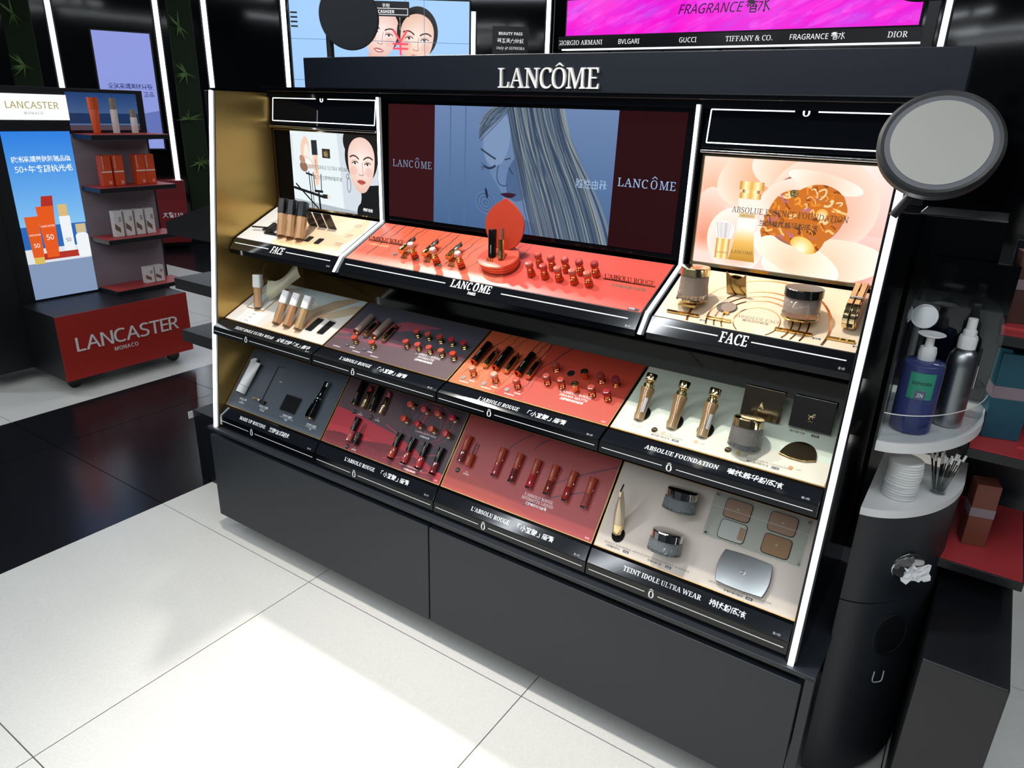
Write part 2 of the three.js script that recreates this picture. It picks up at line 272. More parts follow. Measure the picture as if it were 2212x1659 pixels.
// header sign on top, with its letters
const header = part('header_sign', [rbox(2.05, 0.106, 0.05, 0.002, 1.026, 1.636, -0.545)], M.navy, stand);
part('header_foot', box(1.9, 0.05, 0.04, 1.0, 1.6, -0.56), M.satin, stand);
const logo = letters('LANCÔME', serif, 0.054, 0.008, 0.05, 1);
{ const w = logo.boundingBox.max.x; logo.scale(0.335 / w, 1, 1).translate(0.852, 1.598, -0.52); }
part('lettering', logo, M.white, header);

// ------------------------------------------------------------------ shelves of trays
// Each tier is a sloping plane: front edge (y, z), back edge (y, z). frame() sets a thing on it: u to the right, v up the slope, h off the panel.
const TIER = { b: [0.5159, -0.0519, 0.6945, -0.1965], m: [0.8298, -0.0894, 0.9286, -0.2974], t: [1.1, -0.165, 1.188, -0.348] };
const slope = (t) => { const [y0, z0, y1, z1] = TIER[t], L = Math.hypot(y1 - y0, z1 - z0); return { y0, z0, L, uy: (y1 - y0) / L, uz: (z1 - z0) / L, a: Math.atan2(y1 - y0, z0 - z1) }; };
function frame(o, t, u, v, h = 0, turn = 0, tip = 0) {   // tip: leaning back from the panel's normal (radians)
  const s = slope(t); o.position.set(u, s.y0 + s.uy * v - s.uz * h, s.z0 + s.uz * v + s.uy * h);
  o.quaternion.setFromEuler(new THREE.Euler(s.a - tip, 0, 0)).multiply(new THREE.Quaternion().setFromEuler(new THREE.Euler(0, turn, 0)));
  return o;
}
const upright = (o, t, u, v, h = 0, turn = 0, lean = 0) => { frame(o, t, u, v, h); o.quaternion.setFromEuler(new THREE.Euler(-lean, turn, 0, 'YXZ')); return o; };
const acrylicStrip = new THREE.MeshPhysicalMaterial({ color: 0xffffff, roughness: 0.08, clearcoat: 1, clearcoatRoughness: 0.03 });
function labelPrint(draw, w = 1024, h = 84) { return print(canvas(w, h, (g) => { g.fillStyle = '#14171c'; g.fillRect(0, 0, w, h); draw(g, w, h); }), { roughness: 0.1 }); }
const lineMark = canvas(1024, 60, (g, w, h) => {
  g.fillStyle = '#07080b'; g.fillRect(0, 0, w, h); g.strokeStyle = '#f4f6f6'; g.lineWidth = 4.5; g.beginPath(); g.moveTo(14, 30); g.lineTo(330, 30); g.moveTo(400, 30); g.lineTo(1006, 30); g.stroke();
  write(g, 'O', 365, 51, 52, { align: 'center', stretch: 0.8, weight: 'bold' }); g.lineWidth = 4; g.beginPath(); g.moveTo(355, 10); g.lineTo(365, 3); g.lineTo(375, 10); g.stroke();
});
const lineMat = print(lineMark, { roughness: 0.12 });
const DEPTH = { b: 0.2298, m: 0.2303, t: 0.2031 };
// A tray: body under a sloping panel with printed top and gold rim, a clear-fronted label strip, a dark fascia with a line.
function tray(t, x0, x1, label, panelTex, strip, group) {
  const s = slope(t), o = thing('tester_tray', label, 'tester tray', null, group);
  const w = x1 - x0, cx = (x0 + x1) / 2, g0 = 0.002;
  const P = (v, h) => [s.z0 + s.uz * v + s.uy * h, s.y0 + s.uy * v - s.uz * h];
  const F = t === 'b' ? { a: [-0.047, 0.5095], b: [-0.0255, 0.4785], c: [-0.0225, 0.446] } : { a: [-0.0815, 0.8252], b: [-0.0435, 0.8095], c: [-0.040, 0.782] };
  if (t !== 't') {
    part('body', prof([F.a, F.b, F.c, [F.c[0] - 0.08, F.c[1]], [P(s.L, -0.01)[0], P(s.L, -0.01)[1] - 0.03], P(s.L, -0.004), P(0, -0.004)].map(([z, y]) => [z, y]), x0 + g0, x1 - g0, 0.0006), M.gloss, o);
    const sn = Math.hypot(F.b[0] - F.a[0], F.b[1] - F.a[1]), nz = (F.a[1] - F.b[1]) / sn * 0.0016, ny = (F.b[0] - F.a[0]) / sn * 0.0016;
    part('label_strip', quad([x0 + 0.003, F.b[1] + ny, F.b[0] + nz], [x1 - 0.003, F.b[1] + ny, F.b[0] + nz], [x1 - 0.003, F.a[1] + ny, F.a[0] + nz], [x0 + 0.003, F.a[1] + ny, F.a[0] + nz]), strip, o);
    part('fascia', quad([x0 + g0, F.c[1] + 0.001, F.c[0] + 0.0012], [x1 - g0, F.c[1] + 0.001, F.c[0] + 0.0012], [x1 - g0, F.b[1] - 0.002, F.b[0] + 0.0012], [x0 + g0, F.b[1] - 0.002, F.b[0] + 0.0012]), lineMat, o);
  } else {
    const a = [-0.166, 1.0985], b = [-0.1375, 1.0655], c = [-0.137, 1.051];
    part('body', prof([a, b, c, [-0.36, 1.12], [-0.36, 1.184], [-0.166, 1.0945]], x0 + g0, x1 - g0, 0.0006), M.gloss, o);
    const sn = Math.hypot(b[0] - a[0], b[1] - a[1]), nz = (a[1] - b[1]) / sn * 0.0014, ny = (b[0] - a[0]) / sn * 0.0014;
    part('fascia', quad([x0 + g0, b[1] + ny, b[0] + nz], [x1 - g0, b[1] + ny, b[0] + nz], [x1 - g0, a[1] + ny, a[0] + nz], [x0 + g0, a[1] + ny, a[0] + nz]), strip, o);
  }
  const rim = t === 't' ? M.blackpaint : M.goldline;
  const bed = part('panel_rim', box(w - 0.006, 0.003, s.L), rim, o); frame(bed, t, cx, s.L / 2, -0.0023);
  const top = part('printed_panel', slab(w - 0.0105, s.L - 0.0045, 0.0012).rotateX(-PI / 2), print(panelTex, { roughness: 0.42 }), o); frame(top, t, cx, s.L / 2, -0.0006);
  return o;
}
// ------------------------------------------------------------------ printed trays
const art = (x0, w, L, draw, ppm = 2000) => canvas(Math.round(w * ppm), Math.round(L * ppm), (g, W, H) => { const X = (u) => (u - x0) / w * W, Y = (v) => (1 - v / L) * H; draw(g, W, H, X, Y, ppm); });
const poly = (g, X, Y, pts, col) => { g.fillStyle = col; g.beginPath(); pts.forEach(([u, v], i) => g[i ? 'lineTo' : 'moveTo'](X(u), Y(v))); g.closePath(); g.fill(); };
const wash = (g, W, H, col) => { g.fillStyle = col; g.fillRect(0, 0, W, H); };
function grain(g, W, H, amp, s0) { seed = s0; const im = g.getImageData(0, 0, W, H), d = im.data; for (let i = 0; i < W * H; i++) { const k = (rnd() - 0.5) * amp; for (let c = 0; c < 3; c++) d[i * 4 + c] += k; } g.putImageData(im, 0, 0); }
function cracks(g, X, Y, u0, u1, n, L, col, s0) {
  seed = s0; g.strokeStyle = col; g.lineCap = 'round';
  for (let i = 0; i < n; i++) {
    let u = u0 + (u1 - u0) * (i + rnd() * 0.7) / n, v = 0; const lean = 0.12 + rnd() * 0.16;
    let b = 0;
    while (v < L) {
      const u2 = u + (rnd() - 0.5 + lean) * 0.008, v2 = v + 0.006 + rnd() * 0.006; b = Math.max(1, Math.min(5.5, b + (rnd() - 0.48) * 2.6));
      g.lineWidth = b; g.beginPath(); g.moveTo(X(u), Y(v)); g.lineTo(X(u2), Y(v2)); g.stroke();
      if (rnd() < 0.07) { g.lineWidth = 1.2; g.beginPath(); g.moveTo(X(u), Y(v)); g.lineTo(X(u + 0.012 * (rnd() - 0.3)), Y(v + 0.018)); g.stroke(); }
      u = u2; v = v2;
    }
  }
}
function folds(g, W, H, n, cols, s0) {   // printed satin: long soft bands running up to the right
  seed = s0;
  for (let i = 0; i < n; i++) {
    const x = rnd() * W * 1.3 - W * 0.15, wd = 8 + rnd() * 46, dx = (0.15 + rnd() * 0.5) * W * 0.55;
    const q = g.createLinearGradient(x, 0, x + wd, wd * 0.4); const c = cols[i % cols.length]; q.addColorStop(0, c + '00'); q.addColorStop(0.5, c + 'aa'); q.addColorStop(1, c + '00');
    g.fillStyle = q; g.beginPath(); g.moveTo(x, H); g.quadraticCurveTo(x + dx * 0.2, H * 0.5, x + dx, 0); g.lineTo(x + dx + wd, 0); g.quadraticCurveTo(x + dx * 0.2 + wd, H * 0.55, x + wd, H); g.fill();
  }
}
const stripText = (en, zh, col = '#eef0f2', at = 300, gapTo = 0) => labelPrint((g, w, h) => { write(g, en, at - 40, 54, 36, { weight: 'bold', color: col, stretch: 0.82 }); g.font = 'bold 36px serif'; if (zh) write(g, zh, at - 40 + g.measureText(en).width * 0.82 + 40, 54, 36, { color: col, bold: 0.11 }); write(g, '试×用', 985, 74, 14, { font: 'sans-serif', align: 'right', color: '#c9ccd0' }); });
const DB = DEPTH.b, DM = DEPTH.m, DT = DEPTH.t;
const TRAYS = 'tester trays of the makeup stand';
// bottom tier
tray('b', 0, 0.5, 'slate grey tester tray with white tube and black mascara, lower left of the stand', art(0, 0.49, DB, (g, W, H, X, Y) => {
  wash(g, W, H, '#4b535c'); grain(g, W, H, 7, 21);
  for (const [u, v, a, b, c] of [[0.072, 0.033, 'STEP 1.妆', 'PREP', '法式粉底液'], [0.185, 0.032, 'STEP 2.代新', 'LINER PENCIL', '精华自由'], [0.31, 0.03, 'STEP 3.粉底', 'POWDER SETTING & MATTIFYING', '持妆粉'], [0.43, 0.03, 'STEP 4.法式', 'MASCARA WATERPROOF', '小膏']]) {
    write(g, a, X(u), Y(v), 17, { align: 'center', weight: 'bold', stretch: 0.95, bold: 0.12 }); write(g, b, X(u), Y(v) + 12, 9, { align: 'center', color: '#d6dade', font: 'sans-serif' }); write(g, c, X(u), Y(v) + 25, 11, { align: 'center', color: '#e4e7ea', bold: 0.12 });
  }
  write(g, '轻体新', X(0.20), Y(0.138), 9, { color: '#dfe3e6', bold: 0.14 });
}), stripText('MAKE UP ROUTINE', '兰蔻法式轻妆', '#f2f4f5', 250, 600), TRAYS);
function rose(g, cx, cy, R, cols, s0) { seed = s0; for (let i = 0; i < 34; i++) { const r = R * (1 - i / 36), a = i * 2.4; g.strokeStyle = cols[i % cols.length]; g.lineWidth = 3 + rnd() * 7; g.beginPath(); g.ellipse(cx + (rnd() - 0.5) * 20, cy + (rnd() - 0.5) * 14, r, r * 0.75, a, 0, 1.6 + rnd() * 1.8); g.stroke(); } }
tray('b', 0.5, 1.0, 'plum and red rose-print tester tray with two uncapped lipsticks and black capped glosses', art(0.5, 0.49, DB, (g, W, H, X, Y) => {
  wash(g, W, H, '#5a4248'); poly(g, X, Y, [[0.72, 0.23], [1, 0.23], [1, 0], [0.86, 0], [0.8, 0.1]], '#4a3a42');
  rose(g, X(0.875), Y(0.165), 190, ['#8a3a48', '#45404a', '#6d3240', '#3f424c', '#a34656'], 31);
  poly(g, X, Y, [[0.5, 0.125], [0.6, 0.118], [0.76, 0.098], [0.86, 0.075], [0.95, 0.035], [1, 0.03], [1, 0], [0.5, 0]], '#b8333f'); poly(g, X, Y, [[0.5, 0.06], [0.58, 0.068], [0.72, 0.052], [0.85, 0.03], [0.9, 0], [0.5, 0]], '#c53c47');
  poly(g, X, Y, [[0.5, 0.036], [0.56, 0.046], [0.66, 0.045], [0.76, 0.062], [0.86, 0.055], [0.94, 0.025], [0.97, 0], [0.5, 0]], '#7a2f36'); grain(g, W, H, 16, 22);
  seed = 5; for (let i = 0; i < 1500; i++) { const u = 0.5 + rnd() * 0.4, v = rnd() * 0.045; g.fillStyle = rnd() < 0.5 ? '#963a42' : '#5e262d'; g.fillRect(X(u), Y(v), 3, 3); }
  g.strokeStyle = '#c24a56'; g.lineWidth = 5; for (const [a, b, c, d] of [[0.76, 0.015, 0.96, 0.085], [0.86, 0.002, 0.98, 0.03], [0.72, 0.118, 0.8, 0.095]]) { g.beginPath(); g.moveTo(X(a), Y(b)); g.lineTo(X(c), Y(d)); g.stroke(); }
  write(g, "L'ABSOLU ROUGE CREAM", X(0.875), Y(0.127), 13, { align: 'center', style: 'italic' }); write(g, '三色兰蔻菁纯唇膏'.slice(2), X(0.875), Y(0.116), 13, { align: 'center', bold: 0.12 });
  write(g, "L'ABSOLU ROUGE DRAMA INK", X(0.873), Y(0.017), 12, { align: 'center', style: 'italic' }); write(g, '兰蔻菁纯持妆唇膏', X(0.873), Y(0.006), 12, { align: 'center', bold: 0.12 });
  for (const [u, v, a] of [[0.605, 0.125, '274'], [0.68, 0.125, '276'], [0.642, 0.012, '274']]) { write(g, a, X(u), Y(v), 10, { align: 'center', color: '#e8d8d8' }); write(g, '法式自由', X(u), Y(v) + 12, 10, { align: 'center', bold: 0.13 }); }
  write(g, '¥350', X(0.975), Y(0.006), 10, { font: 'sans-serif', align: 'center' });
}), stripText("L'ABSOLU ROUGE", '「小蛮腰」唇膏', '#f2f4f5', 300, 610), TRAYS);
tray('b', 1.0, 1.5, 'coral red satin-print tester tray with a row of orange capped glosses', art(1.0, 0.49, DB, (g, W, H, X, Y) => {
  wash(g, W, H, '#ad4646'); folds(g, W, H, 26, ['#d87e86', '#93303a', '#c4605e', '#e29aa0', '#a83a40'], 41); g.strokeStyle = '#5f3a48'; g.lineWidth = 7;
  for (const [a, b, c, d] of [[1.165, 0.165, 1.22, 0.225], [1.24, 0.185, 1.275, 0.225], [1.33, 0.11, 1.5, 0.215], [1.27, 0.03, 1.43, 0.12]]) { g.beginPath(); g.moveTo(X(a), Y(b)); g.quadraticCurveTo(X((a + c) / 2 - 0.01), Y((b + d) / 2 + 0.005), X(c), Y(d)); g.stroke(); }
  poly(g, X, Y, [[1.0, 0.08], [1.09, 0.06], [1.2, 0.03], [1.32, 0.0], [1.0, 0]], '#b24c42'); grain(g, W, H, 8, 23);
  write(g, "L'ABSOLU ROUGE", X(1.307), Y(0.058), 21, { align: 'center' }); write(g, 'INTIMATTE LIQUID', X(1.307), Y(0.047), 21, { align: 'center' }); write(g, '兰蔻菁纯水光唇膏', X(1.307), Y(0.036), 17, { align: 'center', bold: 0.12 });
  write(g, '274', X(1.064), Y(0.061), 10, { align: 'center' }); write(g, '法式自由', X(1.064), Y(0.061) + 12, 10, { align: 'center', bold: 0.13 }); write(g, '¥350', X(1.475), Y(0.006), 11, { font: 'sans-serif', align: 'center' });
}), stripText("L'ABSOLU ROUGE", '「小蛮腰」唇膏', '#f2f4f5', 300, 620), TRAYS);
const note = (g, x, y, en, zh, price, s = 14) => { write(g, en, x, y, s, { align: 'center', color: '#57504a' }); write(g, zh, x - 24, y + s * 1.15, s, { align: 'center', color: '#57504a' }); if (price) { g.fillStyle = '#2a2a30'; g.fillRect(x + s * 2.6, y + s * 0.3, s * 2.3, s * 0.95); write(g, price, x + s * 3.75, y + s * 1.08, s * 0.75, { font: 'sans-serif', align: 'center' }); } };
tray('b', 1.5, 2.0, 'cream tester tray with glass powder jars, compact and clear-covered powder pans, lower right', art(1.5, 0.49, DB, (g, W, H, X, Y) => {
  wash(g, W, H, '#d6cabc'); grain(g, W, H, 5, 24);
  note(g, X(1.56), Y(0.015), 'PERFECT SKIN PRIMER', '兰蔻菁纯妆前液'.replace('前', ''), '¥390', 13); note(g, X(1.672), Y(0.016), 'ABSOLUE LOOSE POWDER ESSENCE IN POWDER', '新菁纯精华粉', '¥680', 12.5); note(g, X(1.865), Y(0.014), 'ABSOLUE RADIANCE COMPACT FOUNDATION', '新菁纯精华粉底', '¥680', 13);
}), stripText('TEINT IDOLE ULTRA WEAR', '持妆粉底液', '#f2f4f5', 235, 700), TRAYS);
// middle tier
tray('m', 0, 0.5, 'beige brush-print tester tray with white capped foundation bottles', art(0, 0.49, DM, (g, W, H, X, Y) => {
  wash(g, W, H, '#dfd9d0'); poly(g, X, Y, [[0.12, 0.23], [0.5, 0.23], [0.5, 0.17], [0.36, 0.15]], '#c9d6d4'); poly(g, X, Y, [[0.3, 0.12], [0.36, 0.2], [0.42, 0.23], [0.46, 0.23], [0.4, 0.16], [0.33, 0.08]], '#b8a284'); poly(g, X, Y, [[0.36, 0.12], [0.46, 0.2], [0.5, 0.21], [0.5, 0.17], [0.42, 0.11]], '#c7b496');
  poly(g, X, Y, [[0.26, 0.03], [0.33, 0.09], [0.4, 0.14], [0.37, 0.06], [0.34, 0]], '#e0b48c'); poly(g, X, Y, [[0.06, 0.23], [0.02, 0.1], [0.12, 0.2]], '#ccc2b4'); poly(g, X, Y, [[0.19, 0], [0.2, 0.05], [0.36, 0.05], [0.37, 0]], '#ecd0b4');
  g.fillStyle = '#f0ece6'; g.fillRect(X(0.05), Y(0.066), X(0.155) - X(0.05), Y(0.002) - Y(0.066)); g.strokeStyle = '#9a968f'; g.lineWidth = 1.6;
  for (const v of [0.05, 0.032, 0.014]) { g.beginPath(); g.arc(X(0.072), Y(v), 9, 0, 7); g.stroke(); write(g, '自然持妆'.replace('然', ''), X(0.09), Y(v) + 5, 13, { color: '#77736c' }); }
  g.fillStyle = '#d9b876'; g.fillRect(X(0.085), Y(0.068), 60, 8); write(g, '全新兰蔻持妆粉底液', X(0.27), Y(0.026), 18, { align: 'center', color: '#d99c5e' }); write(g, '11 0 1 5 5', X(0.27), Y(0.013), 11, { align: 'center', color: '#8a7f74', font: 'sans-serif' });
}), stripText('TEINT IDOLE ULTRA WEAR', '全新兰蔻「水」精华', '#f4f4f2', 235, 590), TRAYS);
tray('m', 0.5, 1.0, 'grey and plum tester tray with two lipsticks beside taupe caps', art(0.5, 0.49, DM, (g, W, H, X, Y) => {
  wash(g, W, H, '#4c4b54'); poly(g, X, Y, [[0.5, 0.14], [0.72, 0.12], [0.9, 0.1], [1, 0.09], [1, 0], [0.5, 0]], '#5d4a50'); poly(g, X, Y, [[0.5, 0.09], [0.6, 0.11], [0.7, 0.185], [0.84, 0.19], [0.72, 0.14], [0.6, 0.085], [0.5, 0.07]], '#8f4a58'); poly(g, X, Y, [[0.5, 0.052], [0.7, 0.08], [0.98, 0.105], [0.98, 0.09], [0.7, 0.066], [0.5, 0.045]], '#7d4652'); grain(g, W, H, 8, 26);
  write(g, "L'ABSOLU ROUGE", X(0.872), Y(0.064), 22, { align: 'center', style: 'italic' }); write(g, 'INTIMATTE', X(0.872), Y(0.052), 22, { align: 'center', style: 'italic' }); write(g, '兰蔻菁纯持妆唇膏', X(0.872), Y(0.041), 17, { align: 'center', bold: 0.12 });
  for (const u of [0.602, 0.677]) { write(g, '299', X(u), Y(0.03), 10, { align: 'center' }); write(g, '法式自由', X(u), Y(0.022), 10, { align: 'center', bold: 0.13 }); }
  for (const u of [0.545, 0.63, 0.705]) write(g, '299 FRENCH', X(u), Y(0.009), 10, { align: 'center', weight: 'bold' });
}), stripText("L'ABSOLU ROUGE", '「小蛮腰」唇膏', '#f2f4f5', 250, 570), TRAYS);
tray('m', 1.0, 1.5, 'orange crackle-print tester tray with three lipsticks beside black caps', art(1.0, 0.49, DM, (g, W, H, X, Y) => {
  wash(g, W, H, '#b5402f'); poly(g, X, Y, [[1, 0], [1, 0.23], [1.2, 0.23], [1.22, 0.15], [1.19, 0.08], [1.15, 0]], '#c65a38'); poly(g, X, Y, [[1, 0], [1, 0.12], [1.08, 0.1], [1.12, 0]], '#d06c44'); cracks(g, X, Y, 1.0, 1.25, 9, DM, '#3a2a2e', 51); grain(g, W, H, 9, 27);
  write(g, "L'ABSOLU ROUGE", X(1.365), Y(0.066), 22, { align: 'center' }); write(g, 'DRAMA MATTE', X(1.365), Y(0.054), 22, { align: 'center' }); write(g, '兰蔻菁纯丝绒唇膏'.replace('丝绒', '持妆'), X(1.365), Y(0.043), 17, { align: 'center', bold: 0.12 });
  for (const u of [1.045, 1.12, 1.195]) { write(g, '196', X(u + 0.02), Y(0.028), 10, { align: 'center' }); write(g, '法式自由', X(u + 0.02), Y(0.02), 10, { align: 'center', bold: 0.13 }); write(g, '299 FRENCH', X(u), Y(0.009), 10, { align: 'center', weight: 'bold' }); } write(g, '¥350', X(1.475), Y(0.006), 11, { font: 'sans-serif', align: 'center' });
}), stripText("L'ABSOLU ROUGE", '「小蛮腰」唇膏', '#f2f4f5', 300, 620), TRAYS);
tray('m', 1.5, 2.0, 'pale green and cream tester tray with gold capped foundation bottles and mirrored compacts', art(1.5, 0.49, DM, (g, W, H, X, Y) => {
  wash(g, W, H, '#d7d2bf'); poly(g, X, Y, [[1.5, 0.062], [2, 0.062], [2, 0.24], [1.5, 0.24]], '#ccd6c4'); grain(g, W, H, 5, 28);
  for (const [u, v, c, t] of [[1.549, 0.024, '#dcb8ac', '110'], [1.626, 0.025, '#d9ae98', '100'], [1.705, 0.0245, '#d9a98c', '130'], [1.802, 0.0255, '#cdb476', '100'], [1.915, 0.025, '#c79560', '110']]) { g.fillStyle = c; g.beginPath(); g.arc(X(u), Y(v), 11, 0, 7); g.fill(); write(g, t, X(u) + 18, Y(v) + 5, 13, { color: '#5f5a50', style: 'italic' }); }
  note(g, X(1.635), Y(0.0165), 'ABSOLUE FOUNDATION', '菁纯精华粉底液', '¥850', 13.5); note(g, X(1.86), Y(0.018), 'ABSOLUE CREAM IN FOUNDATION', '菁纯精华粉底液', '¥1150', 14); note(g, X(1.91), Y(0.137), 'ABSOLUE CUSHION', '菁纯精华粉', '¥750', 14);
}), stripText('ABSOLUE FOUNDATION', '菁纯精华粉底液', '#f2f4f5', 260, 590), TRAYS);
// top tier
const topStrip = (w, name, size, lines, extra) => print(canvas(w, 72, (g, W, H) => { g.fillStyle = '#0b0d11'; g.fillRect(0, 0, W, H); g.strokeStyle = '#f4f6f6'; g.lineWidth = 4.5; for (const [a, b] of lines) { g.beginPath(); g.moveTo(a, 30); g.lineTo(b, 30); g.stroke(); } extra(g); write(g, '试×用', W - 30, 66, 12, { font: 'sans-serif', align: 'right', color: '#b9bcc0' }); }), { roughness: 0.1 });
tray('t', 0.004, 0.512, 'peach and white tester tray with three black capped foundation bottles, upper left', art(0.004, 0.498, DT, (g, W, H, X, Y) => {
  wash(g, W, H, '#dcd9d4'); poly(g, X, Y, [[0.18, 0], [0.17, 0.06], [0.2, 0.12], [0.24, 0.205], [0.47, 0.205], [0.5, 0.13], [0.47, 0.05], [0.5, 0]], '#e6c2a0'); poly(g, X, Y, [[0.2, 0], [0.22, 0.05], [0.34, 0.06], [0.42, 0.02], [0.4, 0]], '#e9b98c'); poly(g, X, Y, [[0.3, 0.12], [0.4, 0.2], [0.45, 0.2], [0.42, 0.1]], '#eccfb0'); grain(g, W, H, 5, 29);
  for (const [u, v, a, b] of [[0.445, 0.165, '全新持妆', '法式自由'], [0.452, 0.108, '一代轻妆', '粉底液'], [0.45, 0.058, '自由持妆', '水光养肤'], [0.082, 0.12, '全新', '法式自由']]) { write(g, a, X(u), Y(v), 17, { align: 'center', color: '#6a5a4c' }); write(g, b, X(u), Y(v) + 18, 14, { align: 'center', color: '#7a6a5c' }); }
}), topStrip(1024, 'FACE', 40, [[22, 380], [555, 975]], (g) => write(g, 'FACE', 467, 50, 58, { align: 'center', weight: 'bold', style: 'italic', stretch: 0.8 })), TRAYS);
tray('t', 0.536, 1.526, 'wide red and orange crackle-print tester tray under the screen with rosette plinth', art(0.536, 0.98, DT, (g, W, H, X, Y) => {
  wash(g, W, H, '#b63a2e'); poly(g, X, Y, [[0.53, 0], [0.53, 0.21], [1.02, 0.21], [1.06, 0.1], [1.12, 0]], '#d05a42'); poly(g, X, Y, [[0.62, 0.21], [0.66, 0.12], [0.85, 0.11], [0.98, 0.21]], '#cf5230'); cracks(g, X, Y, 0.54, 1.1, 15, DT, '#3d2a2c', 61); grain(g, W, H, 12, 30);
  write(g, '兰蔻菁纯持妆唇膏', X(0.6), Y(0.083), 15, { align: 'center', color: '#e9c07c', turn: 0 }); write(g, '兰蔻菁纯精华唇膏', X(1.442), Y(0.08), 17, { align: 'center', color: '#5d4632', bold: 0.12 }); g.fillStyle = '#17141a'; g.fillRect(X(1.478), Y(0.012), 40, 14); write(g, '¥350', X(1.487), Y(0.006), 10, { font: 'sans-serif', align: 'center' });
}, 1400), topStrip(2048, 'LOGO', 40, [[30, 840], [1230, 1990]], (g) => { write(g, 'LANC', 878, 42, 52, { weight: 'bold' }); write(g, 'O', 1035, 42, 52, { weight: 'bold' }); g.lineWidth = 4; g.beginPath(); g.moveTo(1043, 5); g.lineTo(1056, 0); g.lineTo(1069, 5); g.stroke(); write(g, 'ME', 1078, 42, 52, { weight: 'bold' }); write(g, 'PARIS', 1045, 63, 20, { align: 'center', font: 'sans-serif', weight: 'bold' }); }), TRAYS);
tray('t', 1.55, 1.996, 'cream tester tray with gold arc inlays, glass jars and gold compact, upper right', art(1.55, 0.436, DT, (g, W, H, X, Y) => {
  wash(g, W, H, '#d9c4a8'); grain(g, W, H, 5, 33); write(g, 'ABSOLUE FACE', X(1.775), Y(0.047), 26, { align: 'center', color: '#6e5f50' }); write(g, '菁纯底妆家族', X(1.772), Y(0.037), 20, { align: 'center', color: '#6e5f50' });
  for (const [u, v] of [[1.664, 0.014], [1.905, 0.022], [1.984, 0.019]]) { g.fillStyle = '#2a2632'; g.fillRect(X(u) - 16, Y(v) - 5, 32, 10); write(g, '¥850', X(u), Y(v) + 4, 9, { font: 'sans-serif', align: 'center' }); }
}), topStrip(1024, 'FACE', 40, [[25, 375], [545, 990]], (g) => write(g, 'FACE', 458, 52, 60, { align: 'center', weight: 'bold', stretch: 0.9 })), TRAYS);
// PATCH-TRAYS
// ------------------------------------------------------------------ header light boxes, posters and screen along the back of the top shelf
function headerBox(x0, x1, label) {
  const w = x1 - x0, h = 0.098, o = thing('header_light_box', label, 'light box', [(x0 + x1) / 2, 1.468, -0.352], 'mirror black header boxes'); o.rotation.x = -0.12;
  part('mirror_front', rbox(w, h, 0.022, 0.0015, 0, h / 2, -0.011), new THREE.MeshPhysicalMaterial({ color: 0x11141a, metalness: 0.55, roughness: 0.03 }), o);
  const a = w / 2 - 0.012, y0 = 0.012, y1 = h - 0.013, t = 0.0026, k = w * 0.055;
  part('lit_line', [box(t, y1 - y0, 0.001, -a, (y0 + y1) / 2, 0.0006), box(t, y1 - y0, 0.001, a, (y0 + y1) / 2, 0.0006), box(2 * a, t, 0.001, 0, y0, 0.0006), box(a - k, t, 0.001, -(a + k) / 2, y1, 0.0006), box(a - k, t, 0.001, (a + k) / 2, y1, 0.0006)], thinled, o);
  const m = letters('Ô', serifBold, 0.016, 0.0008); m.translate(-m.boundingBox.max.x / 2, y1 - 0.0095, 0.0002); part('mark', m, thinled, o);
}
headerBox(0.006, 0.512, 'small mirror-black header box with lit line above the portrait poster');
headerBox(1.552, 1.998, 'mirror-black header box with lit line above the rose poster');
const skin = (g, x, y, r, c0, c1) => { const q = g.createRadialGradient(x, y, r * 0.1, x, y, r); q.addColorStop(0, c0); q.addColorStop(1, c1); return q; };
